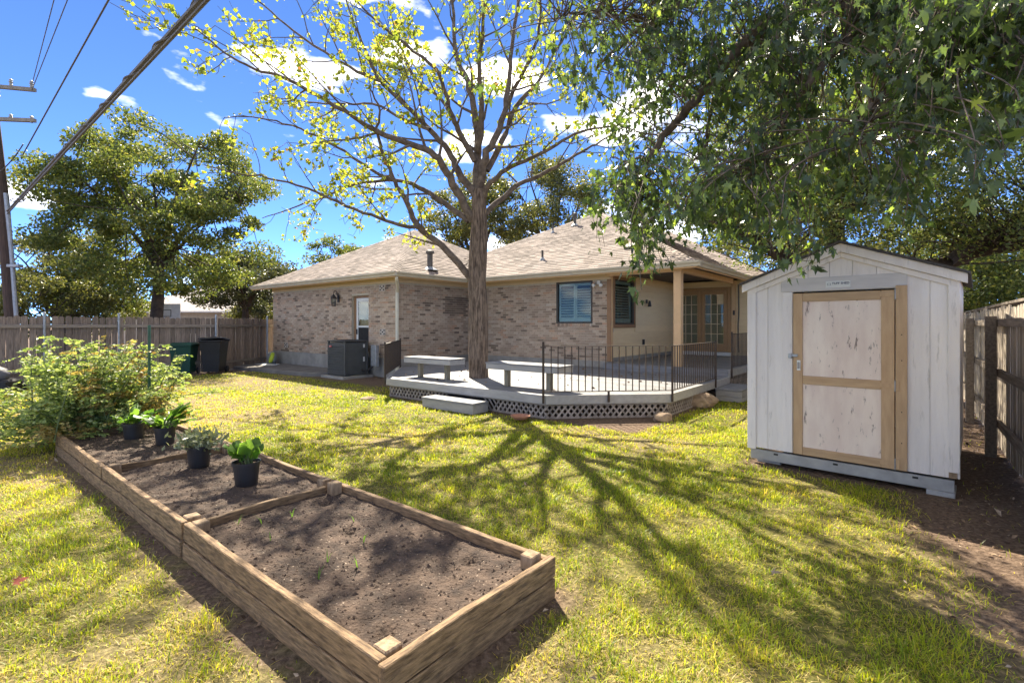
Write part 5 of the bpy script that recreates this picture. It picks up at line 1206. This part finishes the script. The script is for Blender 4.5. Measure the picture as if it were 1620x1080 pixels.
a = Vector((-17.6, 17.2, 5.55)); bcable = P(318, 0, 6.2); e = a + (bcable-a)*2.0
th_ = wire('thick bundled cable crossing the sky towards the tree', a, e, .035, .0)
tw = MB(); n = 260; dirn = (e-a); L = dirn.length; dirn.normalize(); s1 = dirn.orthogonal().normalized(); s2 = dirn.cross(s1)
tw.tube([a+dirn*(L*i/n)+(s1*math.cos(i*.55)+s2*math.sin(i*.55))*.048 for i in range(n+1)], .012, 5); tw.build('lashing_wire', M['cable'], th_)
MB().tube([a-Vector((0,0,.09)), e-Vector((0,0,.09))], .022, 6).build('second_cable', M['cable'], th_)
sn = thing('cable_snowshoe', 'metal loop bracket hanging on the thick cable', 'bracket', a+dirn*2.3, math.atan2(dirn.y, dirn.x)); MB().tube([(.75*math.cos(t*.2618)*.9, .14*math.sin(t*.2618), .0-.05*math.cos(t*.2618)) for t in range(25)], .018, 6).build('loop', M['galv'], sn)
aw = Vector((-17.55+.82, 17.2, 10.02)); wire('upper thin wire leaving the end of the top cross arm', aw, aw+Vector((9.5,-8.6,.15)), .012, .0)
aw2 = aw+Vector((.08,-.1,-.3)); wire('lower thin wire just below the cross arm end', aw2, aw2+Vector((9.6,-8.2,.2)), .012, .0)
aw3 = P(36, 245, 17.0); d3 = P(172, 0, 10.6); wire('black wire sloping past the second cross arm', aw3, aw3+(d3-aw3)*1.5, .018, .0)
wire('curved jumper wire between the cross arm and pole', (-17.9,17.1,6.8), (-16.95,17.1,7.85), .02, .12)
NH = thing('neighbour_house', 'pale neighbouring house with grey roof beyond the back fence', 'house', (-22, 38, 0), R(-8))
part('wall', M['farwall'], NH, (-9.2, 5.6, 0, 8, 0, 2.6)); mb = MB()
A_ = [Vector(p) for p in ((-9.8,-.6,2.6),(6.2,-.6,2.6),(6.2,8.6,2.6),(-9.8,8.6,2.6),(-5.2,4,4.9),(1.6,4,4.9))]
mb.add(A_, [(0,1,5,4),(1,2,5),(2,3,4,5),(3,0,4),(3,2,1,0)]); nr = mb.build('roof', M['farroof'], NH)
part('gutter', M['white'], NH, (-9.85, 6.25, -.75, -.605, 2.5, 2.62)); part('window', M['winframe'], NH, (-4,-2.6,-.04,-.001,.9,2.1)); part('window', M['winframe'], NH, (2.6,4.0,-.04,-.001,.9,2.1))
BH_ = thing('basketball_hoop', 'grey basketball backboard showing above the back fence', 'basketball hoop', (-17.2, 24.5, 0))
bb = part('backboard', M['board'], BH_, (-.72,.72,-.02,.02,1.75,2.62), .01); mk = MB()
for d in ((-.28,.28,2.30,2.33),(-.28,.28,1.98,2.01),(-.28,-.25,2.01,2.30),(.25,.28,2.01,2.30)): mk.box(d[0],d[1],-.024,-.0205,d[2],d[3])
mk.build('target_square', M['dark'], bb); MB().tube([(.22*math.cos(t*.2618), -.26+.22*math.sin(t*.2618), 1.88) for t in range(25)], .012, 6).build('rim', M['red'], BH_); MB().tube([(0,.1,0),(0,.1,2.0)], .06, 8).build('pole', M['cfblack'], BH_)

# ------------------------------------------------------------------ grass, litter, sprouts
def in_shed(x, y): sa = (x-SHED0.x)*SE.x+(y-SHED0.y)*SE.y; sb = (x-SHED0.x)*SV.x+(y-SHED0.y)*SV.y; return (sa > -.02)&(sa < SHED_W+.02)&(sb > 0)&(sb < SHED_D)
PXs, PYs = [], []
for y0, y1, xl, xr, den in ((-.6,1.6,-3.5,4.5,900),(1.6,3,-4.5,5,6200),(3,5,-7,6.5,4300),(5,8,-11,7,2500),(8,12,-13.5,8.5,1300),(12,18,-14,0,420)):
    n = int((y1-y0)*(xr-xl)*den); PXs.append(RNG.uniform(xl,xr,n)); PYs.append(RNG.uniform(y0,y1,n))
px = np.concatenate(PXs); py = np.concatenate(PYs)
s = soilness(px, py); clump = np.clip((fbm(px, py, .20, 41)-.5)*2.0+.5, 0, 1); a_, b_ = to_ab(px, py, BED0); ha, hb_ = to_ab(px, py, C1)
dry = dryness(px, py)
keep = (RNG.random(len(px)) > s*.985) & ~((a_ > -BED_L-.05)&(a_ < .05)&(b_ > -.01)&(b_ < BED_W+.01)) & ~in_shed(px, py)
keep &= ~((hb_ > -2.44)&(ha < 8.55)&(ha+hb_ > .3)) & ~((hb_ > -1.6)&(ha < 1)) 
keep &= (RNG.random(len(px)) < .25+1.0*clump-.22*dry)
px, py, dry, clump = px[keep], py[keep], dry[keep], clump[keep]; n = len(px)
pz = (fbm(px, py, .8, 3)-.5)*.03*(py < 14)
th_n = int(n*.55); ti = RNG.integers(0, n, th_n)
ox, oy = RNG.normal(0,.05,th_n), RNG.normal(0,.05,th_n); tx, ty = px[ti]+ox, py[ti]+oy
ta, tb = to_ab(tx, ty, BED0); tk = ~((ta > -BED_L-.05)&(ta < .05)&(tb > -.01)&(tb < BED_W+.01)) & ~in_shed(tx, ty); tx, ty, ti = tx[tk], ty[tk], ti[tk]; th_n = len(tx)
is_th = np.concatenate([np.zeros(n, bool), np.ones(th_n, bool)])
px, py, dry, clump = (np.concatenate(q) for q in ((px, tx), (py, ty), (dry, dry[ti]), (clump, clump[ti]))); n = len(px); pz = (fbm(px, py, .8, 3)-.5)*.03*(py < 14)
sc = np.clip(py/5, .75, 2.2)
hgt = RNG.uniform(.022,.066,n)*(.45+1.05*clump)*(1-.35*dry); wid = RNG.uniform(.0035,.0078,n)*sc
hgt = np.where(is_th, RNG.uniform(.006,.018,n), hgt); wid = np.where(is_th, wid*.6, wid)
ang = RNG.uniform(0, 6.283, n); lean = np.where(is_th, RNG.uniform(2.0,4.0,n), RNG.uniform(.2,1.25,n)); dxy = np.stack([np.cos(ang), np.sin(ang)],-1); sxy = np.stack([-np.sin(ang), np.cos(ang)],-1)
def pt(t, wf):
    c = np.stack([px + dxy[:,0]*lean*hgt*t**1.6, py + dxy[:,1]*lean*hgt*t**1.6, pz + hgt*t*(1-.25*np.minimum(lean,1.3)*t)-np.where(is_th, -.002, .004)],-1); w = np.concatenate([sxy*(wid*wf/2)[:,None], np.zeros((n,1))],1); return c-w, c+w
l0, r0 = pt(0, np.full(n,.8)); l1, r1 = pt(.5, np.ones(n)); tip, _ = pt(1.0, np.zeros(n))
gv = np.stack([l0, r0, r1, l1, tip],1).reshape(-1,3); bi = np.arange(n)[:,None]*5
grnd = np.clip(RNG.normal(.30,.17,n) + (fbm(px, py, .33, 77)-.5)*.5 + dry*.42*(RNG.random(n) < .75), 0, 1); grnd = np.where(is_th, RNG.uniform(.62, 1, n), grnd)
GM = leaf_mat('grass_blades', [(0,(.085,.14,.012)), (.3,(.24,.31,.018)), (.5,(.41,.44,.028)), (.68,(.54,.46,.07)), (.85,(.56,.42,.19)), (1,(.60,.48,.29))], trans=.48, tcol=1.6, rough=.5, warm=(1.08,1.05,.5))
tag(link('lawn_grass', np_mesh('lawn_grass', gv, [bi+np.array([[0,1,2,3]]), bi+np.array([[3,2,4]])], np.repeat(grnd,5), GM)), 'short yellow-green lawn grass with dry patches', 'grass', kind='stuff')
# leaf litter and mulch chips on bare ground, a few on the lawn
n = 26000; lx_ = RNG.uniform(-6,8,n); ly_ = RNG.uniform(1.2,13,n); s = soilness(lx_, ly_); a_, b_ = to_ab(lx_, ly_, BED0)
k = (RNG.random(n) < np.where(s > .5, .8, .03)) & ~((a_ > -BED_L-.05)&(a_ < .05)&(b_ > -.02)&(b_ < BED_W+.02)) & ~in_shed(lx_, ly_)
ha, hb_ = to_ab(lx_, ly_, C1); k &= ~((hb_ > -2.44)&(ha < 8.55))
lx_, ly_, s = lx_[k], ly_[k], s[k]; n = len(lx_); d = np.stack([RNG.normal(size=n), RNG.normal(size=n), RNG.normal(0,.25,n)],-1); d /= np.linalg.norm(d,axis=1)[:,None]
pos = np.stack([lx_, ly_, (fbm(lx_, ly_, .8, 3)-.5)*.03 + np.where(s > .5, .008, .04)],-1)
v, f, r = leaf_quads(pos, RNG.gamma(3,.0075,n)+.010, RNG.random(n), up=d, aspect=.45, fold=.5)
LL = attr_mat('dead_leaves', [(0,(.08,.05,.03)), (.4,(.18,.11,.065)), (.75,(.30,.20,.12)), (1,(.42,.33,.24))], fine=.2)
tag(link('leaf_litter', np_mesh('leaf_litter', v, [f], r, LL)), 'brown leaf litter scattered over the bare soil', 'leaf litter', kind='stuff')
n = 130; da_ = RNG.uniform(1.2, 8.3, n); db_ = RNG.uniform(-2.2, 2.4, n); k = (da_+db_ > .6)&(da_-db_ < 9.1); da_, db_ = da_[k], db_[k]; n = len(da_)
d = np.stack([RNG.normal(size=n), RNG.normal(size=n), RNG.normal(0,.2,n)],-1); d /= np.linalg.norm(d,axis=1)[:,None]
v, f, r = leaf_quads(np.stack([C1.x+da_*ex+db_*vx, C1.y+da_*ey+db_*vy, np.full(n, ZD+.012)],-1), RNG.uniform(.03,.085,n), RNG.random(n), up=d, aspect=.7, fold=.5)
tag(link('deck_leaves', np_mesh('deck_leaves', v, [f], r, LL)), 'dry fallen leaves scattered over the deck boards', 'leaf litter', kind='stuff')
for i, (x, y, lab) in enumerate(((-3.0, 2.95, 'single red-brown fallen leaf on the grass at the left edge'), (1.6, 3.05, 'pale curled dead leaf on the lawn right of the bed'))):
    v, f, r = maple_leaves(np.array([(x, y, .055)]), np.array([(.8,.55,.1)]), np.array([.085]), np.array([.5])); tag(link('fallen_leaf', np_mesh('fallen_leaf', v, [f], r, mat('fallen_leaf_%d' % i, (.36,.09,.05) if i == 0 else (.55,.38,.27), rough=.7))), lab, 'leaf')
# seedlings in the bed
SEEDL = ['pair of green blades just before the front divider post', 'seedling tight against the left post of the front divider', 'seedling third from the divider along the left board', 'green seedling alone in the middle of the front bed section', 'seedling in the centre of the bed right of its neighbour', 'tall thin blade nearest the near left corner post', 'small sprout beside the tall thin blade in the near bed', 'sprout farthest to the right in the front bed section', 'sprout in the shade just in front of the divider board']
for i, (a, b_) in enumerate(((-1.95,.42),(-2.05,.30),(-1.62,.33),(-1.05,.40),(-1.12,.70),(-.92,.27),(-.86,.48),(-1.45,.85),(-1.9,.62))):
    p = BED0 + E*a + V*b_; t = thing('seedling', SEEDL[i], 'seedling', (p.x, p.y, .175), 0, 'seedlings in the bed')
    V_, F_, R_ = [], [], []
    for j in range(random.randint(2,5)):
        an = random.uniform(0,6.28); L = random.uniform(.04,.09); q = len(V_); dx, dy = math.cos(an), math.sin(an); V_ += [(-dy*.003,dx*.003,-.005),(dy*.003,-dx*.003,-.005),(dx*L*.25+dy*.003,dy*L*.25-dx*.003,L*.6),(dx*L*.25-dy*.003,dy*L*.25+dx*.003,L*.6),(dx*L*.7,dy*L*.7,L)]; F_ += [(q,q+1,q+2),(q,q+2,q+3),(q+3,q+2,q+4)]; R_ += [.6]*5
    link('blade', np_mesh('blade', V_, [np.array(F_)], R_, LMG), t)
